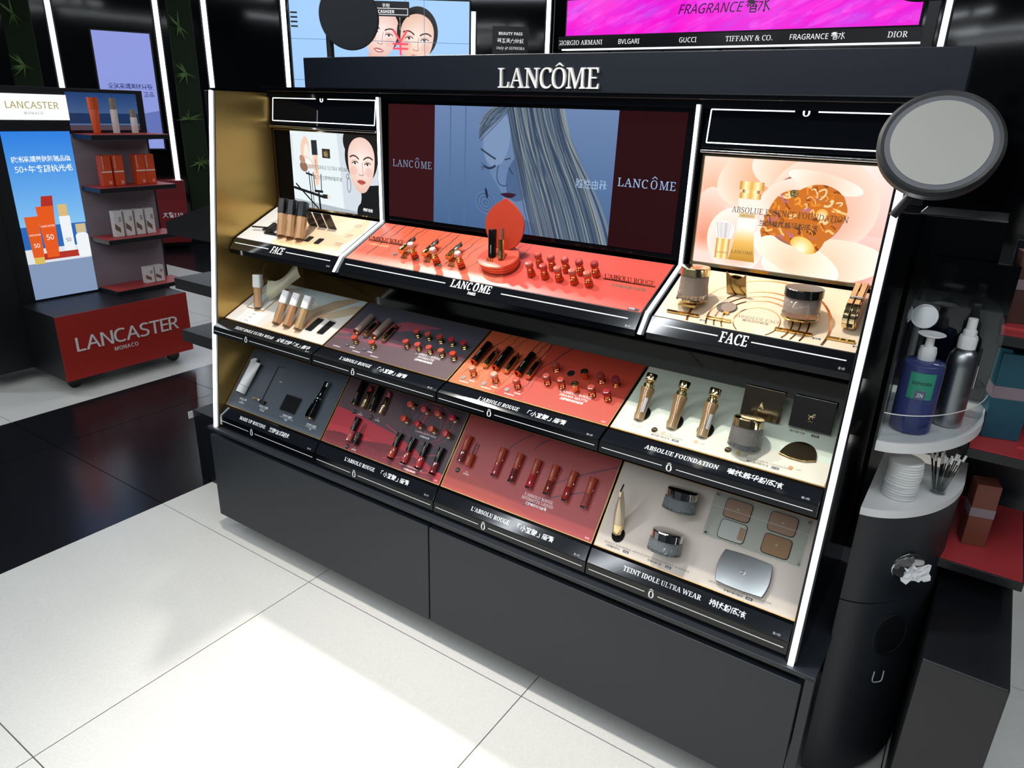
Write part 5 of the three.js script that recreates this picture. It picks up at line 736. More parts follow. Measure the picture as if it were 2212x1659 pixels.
{ const o = thing('half_round_mirror', 'bronze half-round mirror disc set in the pale green tray corner', 'mirror disc'); const s = new THREE.Shape(); s.moveTo(-0.037, 0); s.quadraticCurveTo(-0.028, 0.046, 0.004, 0.046); s.quadraticCurveTo(0.036, 0.044, 0.037, 0.004); s.quadraticCurveTo(0, -0.01, -0.037, 0); part('disc', new THREE.ExtrudeGeometry(s, { depth: 0.004, bevelEnabled: true, bevelSize: 0.0008, bevelThickness: 0.0008, bevelSegments: 2 }).rotateX(-PI / 2), new THREE.MeshPhysicalMaterial({ color: 0x857660, metalness: 1, roughness: 0.22 }), o); part('gold_edge', tube([[-0.037, 0.004, 0], [-0.015, 0.004, 0.005], [0.015, 0.004, 0.005], [0.037, 0.004, -0.004]], 0.0014, 24, 6), M.gold, o); frame(o, 'm', 1.924, 0.056); }
// --------- top tier, peach tray
{
  const BC = { w: 0.03, d: 0.03, h: 0.125, ch: 0.047, group: 'black capped foundation bottles', c: 0.008, cc: 0.007 };
  [[0.2, 0.043, 0.30, 0xbd9468], [0.245, 0.0415, 0.32, 0xb98e62], [0.2925, 0.0405, 0.36, 0xb68a5e]].forEach(([u, v, lean, c], i) => upright(prismBottle(`beige foundation bottle with black faceted cap, ${['left', 'middle', 'right'][i]} of three on the peach tray`, c, M.capblack, BC), 't', u, v, 0.001, 0.35, lean));
  [[0.275, 'left'], [0.321, 'middle'], [0.366, 'right']].forEach(([u, n]) => { const o = thing('divider_card', `small upright black divider card, ${n} of three behind the black capped bottles`, 'divider', null, 'black divider cards'); part('card', rbox(0.037, 0.055, 0.0022, 0.0006, 0, 0.0275, 0), M.capblack, o); part('white_edge', box(0.0022, 0.055, 0.003, -0.0196, 0.0275, 0), M.whitematt, o); frame(o, 't', u, 0.1275); });
  hole('small_slot', 'small empty black slot, left of two in front of the peach tray', 't', [[0.3105, 0.0437], [0.311, 0.0707], [0.332, 0.0707], [0.3315, 0.0437]].reverse(), 'small slots'); hole('small_slot', 'small empty black slot, right of two in front of the peach tray', 't', [[0.3595, 0.0405], [0.3605, 0.0685], [0.382, 0.0695], [0.381, 0.041]].reverse(), 'small slots');
  const o = thing('black_clip_rest', 'black folded clip rest with thin arm left of the black capped bottles', 'holder'); part('arm', bar([-0.05, 0.012, 0.004], [0.03, 0.012, -0.004], 0.0028, 8), M.satin, o); part('bracket', [rbox(0.016, 0.022, 0.03, 0.002, 0.045, 0.011, -0.01), rbox(0.07, 0.004, 0.012, 0.001, 0.055, 0.002, 0.012), rbox(0.05, 0.004, 0.01, 0.001, 0.03, 0.009, 0.004)], M.satin, o); frame(o, 't', 0.09, 0.062);
  for (const [i, u] of [0.1841, 0.235, 0.2802, 0.3271, 0.3723].entries()) { const q = thing('shade_tab', `pale gold shade tab, ${nth[i]} along the front of the peach tray`, 'label tab', null, 'pale gold shade tabs'); part('tab', rbox(0.013, 0.0012, 0.008, 0.0004, 0, 0.0006, 0), shade(0xe9c68c, 0.5), q); frame(q, 't', u, 0.0205); }
}
// --------- top tier, red tray
{
  const amber = M.orangeglass, num = ['200', '326', '288'];
  const standee = (s, label, t, u, v, size, mat, gap = 0.02, cat = 'number sign') => { const o = thing(cat === 'number sign' ? 'number_sign' : 'letter_sign', label, cat, null, cat === 'number sign' ? 'standing shade numbers' : undefined), g = letters(s, serif, size, 0.0022, gap); const w = g.boundingBox.max.x; part('letters', g.translate(-w / 2, 0.0012, -0.001), mat, o); part('foot', box(w * 1.04, 0.0014, 0.005, 0, 0.0007, 0.0003), mat, o); upright(o, t, u, v, 0.0002); return o; };
  [[0.7354, 0.0488, 0.7815, 0.0547], [0.821, 0.054, 0.869, 0.0478], [0.9061, 0.0572, 0.9573, 0.0491]].forEach(([u, v, pu, pv], i) => {
    const n = ['left', 'middle', 'right'][i];
    const l = lipstick(`open brown lipstick on a clear amber rest, ${n} of three on the red tray`, 0x44201c, 'lipsticks on amber rests', M.gold); frame(l, 't', u, v, 0.011);
    const r = thing('lipstick_rest', `clear amber cradle under the ${n} lying lipstick on the red tray`, 'display rest', null, 'amber cradles'); part('cradle', [rbox(0.016, 0.0105, 0.008, 0.002, 0, 0.0053, -0.012), rbox(0.016, 0.0105, 0.008, 0.002, 0, 0.0053, -0.052), rbox(0.017, 0.003, 0.05, 0.001, 0, 0.0015, -0.032)], amber, r); frame(r, 't', u, v);
    const s = thing('peg_pedestal', `clear amber pedestal under the ${n} raised shade peg on the red tray`, 'pedestal', null, 'amber pedestals'); part('column', turned([[0, 0], [0.0105, 0], [0.0105, 0.0225], [0, 0.0225]], 26), amber, s); part('dark_band', turned([[0.0106, 0.004], [0.0109, 0.005], [0.0109, 0.008], [0.0106, 0.009]], 26), plain(0x4a2010, 0.2), s); frame(s, 't', pu, pv);
    frame(peg(`pink topped gold shade peg raised on amber beside the ${n} lying lipstick`, 0xd88a7c, 'raised shade pegs', true, M.gold), 't', pu, pv, 0.0226);
    standee(num[i], `small gold standing number ${num[i]} in front of the ${n} lying lipstick`, 't', [0.7425, 0.83, 0.92][i], 0.0475, 0.012, M.gold);
  });
  [[0.6987, 0.0578, 'left of the number 200'], [0.7908, 0.05, 'below the left raised peg'], [0.8803, 0.043, 'below the middle raised peg']].forEach(([u, v, n]) => dot(`silver shade button ${n} on the red tray`, 't', u, v, 0.0068, plain(0x8f8c88, 0.3, { metalness: 0.6 }), 'NEW', 'silver shade buttons'));
  standee("L'ABSOLU ROUGE", 'row of standing dark gold letters at the left of the red tray', 't', 0.625, 0.104, 0.0135, M.rosegold, 0.02, 'letter sign');
  standee("L'ABSOLU ROUGE", 'row of standing dark gold letters at the right of the red tray', 't', 1.443, 0.1035, 0.0125, M.rosegold, 0.02, 'letter sign');
  [[1.1775, 0.1132, 0xb0483e], [1.2194, 0.1101, 0xa8463c], [1.2617, 0.1097, 0xa03c34], [1.3043, 0.1095, 0x98302a], [1.3474, 0.1118, 0x8f2a2a], [1.1768, 0.0687, 0xb44c40], [1.2197, 0.0687, 0xa8342e], [1.2628, 0.069, 0xb2584a], [1.3071, 0.0678, 0xae5442], [1.3493, 0.0684, 0xb25a48]].forEach(([u, v, c], i) => {
    const o = peg(`tall copper shade peg, ${nth[i % 5]} in ${i < 5 ? 'back' : 'front'} row on the red tray`, c, 'tall copper shade pegs', true, coppery); for (const ch of o.children) ch.position.y = 0.0115;
    part('clear_foot', turned([[0, 0], [0.0112, 0], [0.0112, 0.0115], [0, 0.0115]], 26), new THREE.MeshPhysicalMaterial({ color: 0xc0562e, metalness: 0.6, roughness: 0.15 }), o); frame(o, 't', u, v);
  });
  // rosette plinth: three stacked petals with gold edges, a petal back board
  const o = thing('rosette_plinth', 'red petal-shaped plinth of three gold-edged layers with upright petal back', 'plinth'), red = shade(0xb43a22, 0.45);
  const petal = (k) => { const s = new THREE.Shape(); s.moveTo(0, 0.054 * k); s.bezierCurveTo(0.036 * k, 0.058 * k, 0.06 * k, 0.03 * k, 0.06 * k, -0.004 * k); s.bezierCurveTo(0.058 * k, -0.036 * k, 0.03 * k, -0.048 * k, 0, -0.048 * k); s.bezierCurveTo(-0.034 * k, -0.046 * k, -0.06 * k, -0.028 * k, -0.059 * k, 0); s.bezierCurveTo(-0.056 * k, 0.03 * k, -0.034 * k, 0.05 * k, 0, 0.054 * k); return s; };
  for (let i = 0; i < 3; i++) { const k = [0.93, 0.965, 1][i], y = 0.0015 + i * 0.0088; part('layer', new THREE.ExtrudeGeometry(petal(k), { depth: 0.0052, bevelEnabled: false, curveSegments: 20 }).rotateX(-PI / 2).translate(0, y, 0), red, o); part('gold_edge', new THREE.ExtrudeGeometry(petal(k * 1.012), { depth: 0.0034, bevelEnabled: false, curveSegments: 20 }).rotateX(-PI / 2).translate(0, y + 0.005, 0), M.rosegold, o); }
  part('top', new THREE.ExtrudeGeometry(petal(0.985), { depth: 0.0008, bevelEnabled: false, curveSegments: 20 }).rotateX(-PI / 2).translate(0, 0.0276, 0), red, o); part('hidden_foot', cyl(0.03, 0.03, 0.0018, 0, 0, 0, 20), M.deep, o);
  frame(o, 't', 1.0635, 0.087);
  const back = new THREE.Shape(); back.moveTo(0, 0); back.bezierCurveTo(0.04, 0.0, 0.064, 0.035, 0.063, 0.07); back.bezierCurveTo(0.06, 0.1, 0.035, 0.12, 0, 0.137); back.bezierCurveTo(-0.036, 0.118, -0.062, 0.1, -0.063, 0.066); back.bezierCurveTo(-0.062, 0.03, -0.036, 0.0, 0, 0);
  const bp = part('petal_back', new THREE.ExtrudeGeometry(back, { depth: 0.0035, bevelEnabled: true, bevelSize: 0.0008, bevelThickness: 0.0008, bevelSegments: 2, curveSegments: 20 }), shade(0xb23418, 0.5), o); bp.position.set(-0.006, 0.026, -0.038); bp.rotation.x = -slope('t').a - 0.06;
  standee('200', 'small gold standing number 200 on the rosette plinth', 't', 1.05, 0.05, 0.0125, M.gold).position.y += 0.0263; 
  const zb = [1.0457, 0.0841], zl = [1.0782, 0.0803];
  const c = thing('lipstick_sleeve', 'tall upright black lipstick cap standing on the rosette plinth', 'cap'); part('shell', turned([[0, 0.001], [0.0112, 0.001], [0.0112, 0.073], [0.0102, 0.0745], [0, 0.075]], 28), M.capblack, c); part('silver_top', turned([[0, 0.075], [0.0085, 0.0748], [0.006, 0.0756], [0, 0.0757]], 24), M.chrome, c); part('printed_name', new THREE.PlaneGeometry(0.026, 0.0048).rotateZ(PI / 2).translate(0.003, 0.022, 0.0114), brandGrey, c); upright(c, 't', zb[0], zb[1], 0.0284);
  const l = thing('lipstick', 'upright open nude brown lipstick with gold case on the rosette plinth', 'lipstick'); part('base', carved(0.0098, 0.026, 4), M.palegold, l); part('inner_tube', turned([[0, 0.026], [0.0085, 0.026], [0.0085, 0.053], [0, 0.053]], 26), M.gold, l); const bl = part('bullet', bullet(0.0068, 0.031, 1.3).translate(0, 0.053, 0), shade(0x8a4a3a, 0.45), l); bl.rotation.y = 2.6; upright(l, 't', zl[0], zl[1], 0.0284);
  { const q = part('printed_word', new THREE.PlaneGeometry(0.03, 0.0065).rotateX(-PI / 2).translate(-0.009, 0.0287, 0.039), nameTag('LANCOME', 0xe8c69a, 256, 48, 38), o); }
}
// --------- top tier, cream tray
{
  const o = thing('arc_inlay', 'set of gold concentric arc inlays on the cream tray', 'inlay'), cu = 1.7788, cv = 0.0432;
  for (const [r, w] of [[0.048, 0.0022], [0.073, 0.0032], [0.089, 0.003], [0.106, 0.0034], [0.148, 0.005]]) {
    const lo = Math.asin(Math.max(-0.99, (0.006 - cv) / r)), right = Math.min(r, 0.21), a0 = lo, a1 = PI - lo, s = new THREE.Shape(); let first = true;
    const ok = (a, q) => cv + q * Math.sin(a) < 0.197; const N = 60, p1 = [], p2 = []; for (let i = 0; i <= N; i++) { const a = a0 + (a1 - a0) * i / N; p1.push([(r + w) * Math.cos(a), (r + w) * Math.sin(a)]); p2.push([r * Math.cos(a), r * Math.sin(a)]); }
    for (const [x, y] of p1.concat(p2.reverse())) { s[first ? 'moveTo' : 'lineTo'](x, Math.min(y, 0.155)); first = false; }
    part('arc', new THREE.ExtrudeGeometry(s, { depth: 0.0006, bevelEnabled: false }).rotateX(-PI / 2), new THREE.MeshPhysicalMaterial({ color: 0xd9a878, metalness: 1, roughness: 0.1 }), o);
  }
  frame(o, 't', cu, cv, 0.0004);
  [[1.5782, 1.6547, 0.0235, 'leftmost'], [1.6721, 1.7275, 0.0255, 'second from left'], [1.8231, 1.8996, 0.029, 'third from left'], [1.9281, 1.9832, 0.0302, 'rightmost']].forEach(([a, b, v, n]) => { const q = thing('gold_bar', `slim gold name bar, ${n} of four along the cream tray`, 'name bar', null, 'gold name bars'); part('bar', rbox(b - a, 0.004, 0.0075, 0.0006, 0, 0.002, 0), n === 'leftmost' ? smallGold : M.gold, q); frame(q, 't', (a + b) / 2, v, 0.0011); });
  const clear = new THREE.MeshPhysicalMaterial({ color: 0xf0ece8, roughness: 0.03, transmission: 0.92, thickness: 0.01, ior: 1.5, attenuationColor: lin(0xd8c4b0), attenuationDistance: 0.04 });
  upright(jar('cut glass jar with silver and gold lid at the left of the cream tray', 0.0365, 0.0715, 0.0195, M.palegold, clear, shade(0xb09a88, 0.5), { rows: 5, top: 0.86, waist: 0.05 }), 't', 1.6235, 0.0665, 0.019, 0, 0);
  { const q = thing('mirror_rest', 'gold round mirror rest under the cut glass jar on the cream tray', 'display rest'); part('disc', turned([[0, 0], [0.034, 0], [0.0365, 0.003], [0.034, 0.005], [0, 0.005]], 36), smallGold, q); part('foot', rbox(0.04, 0.006, 0.012, 0.001, 0, -0.008, 0.024), M.gold, q); upright(q, 't', 1.6235, 0.06, 0.0165); }
  const J = thing('powder_jar', 'beige powder jar with flat black lid and thick clear base on cream tray', 'jar');
  part('contents', turned([[0, 0.012], [0.0345, 0.012], [0.035, 0.0415], [0, 0.0415]], 40), shade(0xb29a86, 0.6), J); part('glass_body', lathe([[0, 0.0005], [0.0365, 0.0005], [0.0385, 0.002], [0.0388, 0.008], [0.0375, 0.012], [0.0372, 0.0425], [0, 0.0425]], 44), clear, J); part('lid', turned([[0, 0.043], [0.0375, 0.043], [0.0395, 0.0445], [0.0395, 0.06], [0.038, 0.0618], [0, 0.0625]], 44), M.capblack, J); upright(J, 't', 1.864, 0.066, 0.0172);
  { const q = thing('mirror_rest', 'dark gold round mirror rest under the black lidded powder jar', 'display rest'); part('disc', turned([[0, 0], [0.036, 0], [0.0385, 0.003], [0.036, 0.005], [0, 0.005]], 36), smallGold, q); upright(q, 't', 1.864, 0.06, 0.0165); }
  const H = thing('gold_cradle', 'tall concave gold half-cylinder rest at the back of the cream tray', 'display rest'); part('curved_plate', (() => { const s = new THREE.Shape(); s.moveTo(-0.0225, 0); s.lineTo(0.0225, 0); s.lineTo(0.0225, 0.06); s.quadraticCurveTo(0, 0.028, -0.0225, 0.06); const g = new THREE.ExtrudeGeometry(s, { depth: 0.004, bevelEnabled: false, curveSegments: 16 }); return g; })(), smallGold, H); part('hollow', new THREE.CylinderGeometry(0.0228, 0.0228, 0.05, 24, 1, true, PI * 0.75, PI * 0.5).translate(0, 0.026, 0.02), new THREE.MeshPhysicalMaterial({ color: 0xb59a50, metalness: 1, roughness: 0.12, side: THREE.DoubleSide }), H); frame(H, 't', 1.706, 0.127, 0.0004);
  const s = []; for (let k = 0; k < 24; k++) s.push([1.7025 + 0.0225 * Math.cos(k / 12 * PI), 0.0725 + 0.0185 * Math.sin(k / 12 * PI)]); hole('oval_slot', 'oval grey-brown recess left of the arc inlay centre on the cream tray', 't', s, undefined, plain(0x6b5a4e, 0.4));
  { const q = thing('swatch_disc', 'pale taupe swatch disc lying in the oval recess of the cream tray', 'disc'); part('disc', turned([[0, 0], [0.0165, 0], [0.0165, 0.0015], [0, 0.0015]], 32), shade(0x9c8878, 0.5), q); part('gold_tab', box(0.012, 0.003, 0.007, 0.002, 0.002, 0.022), M.gold, q); frame(q, 't', 1.706, 0.073, 0.0014); }
  const C = thing('gold_compact', 'gold compact standing on edge at the right of the cream tray', 'compact');
  const side = (w, k) => { const q = new THREE.Shape(); q.moveTo(-0.055 * k, 0.002); q.lineTo(0.05 * k, 0.002); q.quadraticCurveTo(0.062 * k, 0.006, 0.062 * k, 0.018); q.lineTo(0.05 * k, 0.042 * k); q.lineTo(-0.03 * k, 0.046 * k); q.quadraticCurveTo(-0.06 * k, 0.042 * k, -0.062 * k, 0.02); q.quadraticCurveTo(-0.062 * k, 0.004, -0.055 * k, 0.002); return new THREE.ExtrudeGeometry(q, { depth: w, bevelEnabled: true, bevelSize: 0.0012, bevelThickness: 0.0012, bevelSegments: 2 }).rotateY(PI / 2); };
  part('case_half', side(0.009, 1).translate(-0.0125, 0, 0), M.palegold, C); part('case_half', side(0.009, 1).translate(0.0008, 0, 0), M.palegold, C); part('copper_face', side(0.001, 0.93).translate(0.0118, 0.001, 0), M.rosegold, C); part('hinge_band', rbox(0.0255, 0.004, 0.004, 0.001, 0, 0.0475, 0.008), M.chrome, C); part('clasp', rbox(0.012, 0.009, 0.003, 0.001, 0.002, 0.016, 0.063), M.capblack, C);
  frame(C, 't', 1.962, 0.122, 0.004, 0, 0);
}
// ------------------------------------------------------------------ dispenser column at the right end of the stand
{
  const dsh = (k = 0) => { const s = new THREE.Shape(); s.moveTo(2.064, 0.55); s.lineTo(2.064, 0.165 + k); s.bezierCurveTo(2.135, 0.165 + k, 2.225 - k, 0.27, 2.238 - k, 0.42); s.lineTo(2.238 - k, 0.55); s.closePath(); return s; };
  const D = (y0, y1, k = 0) => new THREE.ExtrudeGeometry(dsh(k), { depth: y1 - y0, bevelEnabled: false, curveSegments: 28 }).rotateX(PI / 2).scale(1, -1, 1).translate(0, y0, 0);
  const fix = (y0, y1, k) => { const g = new THREE.ExtrudeGeometry(dsh(k), { depth: y1 - y0, bevelEnabled: false, curveSegments: 28 }); const p = g.attributes.position; for (let i = 0; i < p.count; i++) p.setXYZ(i, p.getX(i), y0 + p.getZ(i), -p.getY(i)); const a = g.index ? null : p; for (let i = 0; i < p.count; i += 3) for (const at of [p, g.attributes.uv]) for (let c = 0; c < at.itemSize; c++) { const v = at.getComponent(i + 1, c); at.setComponent(i + 1, c, at.getComponent(i + 2, c)); at.setComponent(i + 2, c, v); } g.computeVertexNormals(); return toCreasedNormals(g, 0.5); };
  const o = thing('dispenser_column', 'black curved dispenser column with white shelves, tissue slot and waste flap', 'dispenser', [0, 0, 0]);
  part('lower_body', fix(0.03, 0.535), M.drawer, o); part('upper_body', fix(0.538, 0.755, 0.0005), M.drawer, o); part('foot', fix(0, 0.03, 0.03), M.deep, o);
  part('lower_shelf', fix(0.756, 0.774, -0.002), M.white, o); part('upper_shelf', fix(0.908, 0.93, -0.003), M.white, o);
  part('back_board', [box(0.17, 0.6, 0.02, 2.15, 0.95, -0.56)], M.gloss, o);
  const ring = new THREE.TorusGeometry(0.04, 0.0012, 6, 40).scale(1.0, 1.35, 1), at = (m, y, x = 2.175, z = -0.232) => { m.position.set(x, y, z); m.rotation.set(0, 0.75, 0); return m; };
  at(part('waste_flap', [ring, new THREE.SphereGeometry(0.04, 28, 14).scale(1, 1.33, 0.08)], M.satin, o), 0.445);
  at(part('tissue_slot', new THREE.SphereGeometry(0.04, 28, 14).scale(1, 0.85, 0.12), M.chrome, o), 0.63);
  const t = thing('tissue', 'white crumpled tissue poking out of the oval slot in the column', 'tissue', [2.18, 0.632, -0.225]); t.rotation.y = 0.75;
  seed = 44; const tg = new THREE.PlaneGeometry(0.062, 0.04, 9, 6), tp = tg.attributes.position; for (let i = 0; i < tp.count; i++) { tp.setZ(i, 0.012 + rnd() * 0.016); tp.setY(i, tp.getY(i) * (0.7 + rnd() * 0.4)); } part('sheet', toCreasedNormals(tg, 0.3), new THREE.MeshStandardMaterial({ color: 0xeaeaea, roughness: 0.9, side: THREE.DoubleSide }), t);
  at(part('waste_symbol', tube([[-0.012, 0.024, 0.003], [-0.0125, 0, 0.003], [-0.008, -0.007, 0.003], [0.008, -0.007, 0.003], [0.0125, 0, 0.003], [0.012, 0.024, 0.003]], 0.0015, 40, 6), plain(0xb8bcc0, 0.5), o), 0.325, 2.172, -0.222);
  const guard = thing('acrylic_guard', 'clear acrylic guard around the bottles on the upper white shelf', 'guard', [0, 0, 0]);
  part('side_pane', (() => { const s = new THREE.Shape(); s.moveTo(0.165, 0.931); s.lineTo(0.165, 1.1); s.quadraticCurveTo(0.18, 1.2, 0.24, 1.22); s.lineTo(0.42, 1.22); s.lineTo(0.42, 0.931); return new THREE.ExtrudeGeometry(s, { depth: 0.003, bevelEnabled: false }).rotateY(PI / 2).translate(2.064, 0, 0); })(), M.acrylic, guard);
  part('back_pane', (() => { const s = new THREE.Shape(); s.moveTo(2.066, 0.931); s.lineTo(2.066, 1.2); s.lineTo(2.19, 1.198); s.quadraticCurveTo(2.236, 1.18, 2.234, 1.1); s.lineTo(2.234, 0.931); return new THREE.ExtrudeGeometry(s, { depth: 0.003, bevelEnabled: false }).translate(0, 0, -0.425); })(), M.acrylic, guard);
  const pts = new THREE.CubicBezierCurve(new THREE.Vector2(2.066, -0.168), new THREE.Vector2(2.135, -0.168), new THREE.Vector2(2.222, -0.272), new THREE.Vector2(2.235, -0.42)).getPoints(26), P = [], I = []; pts.forEach((q, i) => { P.push(q.x, 0.931, q.y, q.x, 0.99, q.y); if (i) I.push(i * 2 - 2, i * 2, i * 2 - 1, i * 2 - 1, i * 2, i * 2 + 1); });
  const fg = new THREE.BufferGeometry(); fg.setAttribute('position', new THREE.Float32BufferAttribute(P, 3)); fg.setIndex(I); fg.computeVertexNormals(); part('front_pane', fg, new THREE.MeshPhysicalMaterial({ color: 0xf4f8f8, roughness: 0.03, transmission: 1, thickness: 0, side: THREE.DoubleSide }), guard); part('bright_edge', tube(pts.map((q) => [q.x, 0.99, q.y]), 0.0012, 40, 6), M.white, guard);
  const b = thing('pump_bottle', 'blue cleansing water bottle with white pump and green label', 'bottle', [2.11, 0.93, -0.27]);
  part('bottle', lathe([[0, 0.001], [0.036, 0.001], [0.039, 0.005], [0.039, 0.145], [0.036, 0.152], [0.016, 0.156], [0, 0.156]], 40), new THREE.MeshPhysicalMaterial({ color: 0x5a66a8, roughness: 0.06, transmission: 0.55, thickness: 0.02, ior: 1.4, attenuationColor: lin(0x4a58b0), attenuationDistance: 0.05 }), b);
  const lab = canvas(256, 256, (g) => { wash(g, 256, 256, '#2f8f74'); write(g, 'SEPHORA', 128, 116, 44, { align: 'center', font: 'sans-serif', color: '#10221e', weight: 'bold' }); g.fillStyle = '#5a6478'; g.fillRect(78, 170, 110, 86); write(g, 'ZN', 133, 232, 50, { align: 'center', font: 'sans-serif' }); });
  const lm = part('label', new THREE.CylinderGeometry(0.0395, 0.0395, 0.056, 20, 1, true, -0.62, 1.24).translate(0, 0.108, 0), print(lab), b); lm.rotation.y = 0.15;
  part('collar', turned([[0, 0.155], [0.0165, 0.155], [0.017, 0.172], [0.015, 0.182], [0, 0.184]], 28), M.white, b); part('stem', cyl(0.0085, 0.0075, 0.024, 0, 0.182, 0), M.white, b); part('press_plate', turned([[0, 0.204], [0.018, 0.205], [0.026, 0.209], [0.0255, 0.2105], [0, 0.2085]], 32), M.white, b); const lid = part('flip_lid', [turned([[0.022, 0], [0.0245, 0.0005], [0.0245, 0.006], [0.0225, 0.006]], 32), new THREE.CircleGeometry(0.023, 32).rotateX(-PI / 2)], new THREE.MeshPhysicalMaterial({ color: 0xdfe4e6, roughness: 0.15, transmission: 0.7, thickness: 0, side: THREE.DoubleSide }), b); lid.position.set(-0.02, 0.24, -0.01); lid.rotation.set(1.2, 0, 0.1);
  const s = thing('spray_bottle', 'brushed aluminium spray bottle with white nozzle on upper white shelf', 'bottle', [2.173, 0.93, -0.35]); part('bottle', lathe([[0, 0.001], [0.027, 0.001], [0.029, 0.004], [0.029, 0.135], [0.026, 0.158], [0.016, 0.174], [0, 0.176]], 36), M.alu, s); part('collar', turned([[0, 0.173], [0.0175, 0.173], [0.0178, 0.195], [0.016, 0.2], [0, 0.2]], 28), M.white, s); part('nozzle', turned([[0, 0.2], [0.013, 0.2], [0.013, 0.21], [0.0095, 0.214], [0.009, 0.236], [0, 0.238]], 26), M.white, s); part('silver_clip', bar([0.031, 0.09, 0], [0.031, 0.14, 0], 0.0022), M.chrome, s);
  seed = 12; for (let i = 0; i < 14; i++) { const q = thing('cotton_pad', 'white round cotton pad in the stack on the lower white shelf', 'cotton pad', [2.122 + (rnd() - 0.5) * 0.003, 0.7745 + i * 0.0062, -0.27 + (rnd() - 0.5) * 0.003], 'stack of cotton pads'); part('pad', turned([[0, 0], [0.033, 0], [0.0352, 0.0018], [0.0352, 0.004], [0.033, 0.006], [0, 0.006]], 32, 1.2), M.whitematt, q); }
  const c = thing('swab_cup', 'clear small cup of cotton swabs on the lower white shelf', 'cup', [2.192, 0.7745, -0.335]); part('cup', [lathe([[0, 0.001], [0.016, 0.001], [0.0215, 0.048], [0.0205, 0.048], [0.0152, 0.003], [0, 0.003]], 28)], M.acrylic, c);
  for (let i = 0; i < 22; i++) { const a = rnd() * 6.28, r = rnd() * 0.011, k = 1.6 + rnd() * 0.8, q = thing('cotton_swab', 'black stemmed white tipped cotton swab standing in the clear cup', 'cotton swab', [2.192 + r * Math.cos(a), 0.779, -0.335 + r * Math.sin(a)], 'cotton swabs in the cup'), e = [r * Math.cos(a) * k, 0.07 + rnd() * 0.02, r * Math.sin(a) * k]; part('stem', bar([0, 0, 0], e, 0.0013, 6), M.capblack, q); part('cotton_tip', bar(e.map((v) => v * 0.9), e.map((v) => v * 1.06), 0.0026, 8), M.whitematt, q); }
}
// ------------------------------------------------------------------ round mirrors on arms
function mirrorDisc(o, R, glassMat) { part('frame', toCreasedNormals(lathe([[R * 0.86, 0.004], [R * 0.94, 0.006], [R, 0.002], [R, -0.012], [R * 0.9, -0.02], [0, -0.022]], 56), 0.5).rotateX(PI / 2), M.blackpaint, o); part('grey_ring', new THREE.RingGeometry(R * 0.78, R * 0.9, 56).translate(0, 0, 0.0045), plain(0x4a4e54, 0.5), o); part('mirror_glass', new THREE.CircleGeometry(R * 0.79, 56).translate(0, 0, 0.005), glassMat, o); }
{
  const o = thing('round_mirror', 'large round smeared mirror in black frame on the right end of the stand', 'mirror', [2.062, 1.506, -0.07]); o.rotation.set(-0.5, 0.12, -0.5);
  const sm = canvas(256, 256, (g) => { wash(g, 256, 256, '#8f908c'); seed = 31; for (let i = 0; i < 160; i++) { const a = rnd(); g.fillStyle = 'rgba(190,190,194,0.07)'; g.beginPath(); g.ellipse(60 + a * 130 + rnd() * 30, 210 - a * 160 + rnd() * 34, 12 + rnd() * 16, 6 + rnd() * 9, -0.8, 0, 7); g.fill(); } }); mirrorDisc(o, 0.094, new THREE.MeshPhysicalMaterial({ color: 0x8f908c, roughness: 0.45, metalness: 0.35 })); part('arm', tube([[0, 0, -0.02], [0.01, -0.02, -0.06], [0.01, -0.1, -0.1]], 0.008), M.satin, o);
  const p = thing('round_mirror', 'round black framed mirror on a post above the right of the header', 'mirror', [1.955, 1.69, -0.56]); part('post', box(0.022, 0.1, 0.02, 0, 0.04, 0), M.satin, p); const hd = new THREE.Group(); const f = part('frame', toCreasedNormals(lathe([[0.09, 0.004], [0.1, 0.006], [0.107, 0.002], [0.107, -0.012], [0, -0.02]], 56), 0.5).rotateX(PI / 2), M.blackpaint, p); f.position.set(-0.03, 0.195, 0.02); const gl = part('mirror_glass', new THREE.CircleGeometry(0.092, 56), M.chrome, p); gl.position.set(-0.03, 0.195, 0.026); f.rotation.x = gl.rotation.x = 0.2;
  const q = thing('round_mirror', 'round mirror seen from its grey back on a bent arm, left above the header', 'mirror', [0.1, 1.69, -0.56]); part('bent_arm', tube([[0, -0.01, 0], [0, 0.1, 0], [0.02, 0.14, 0], [0.06, 0.142, 0]], 0.013, 40, 12), M.blackpaint, q); const bk = part('back', toCreasedNormals(lathe([[0, 0], [0.1, 0], [0.104, -0.006], [0.1, -0.012], [0, -0.014]], 56), 0.5).rotateX(PI / 2), M.drawer, q); bk.position.set(0.095, 0.125, 0.0); bk.rotation.set(0.2, 0.5, 0);
}
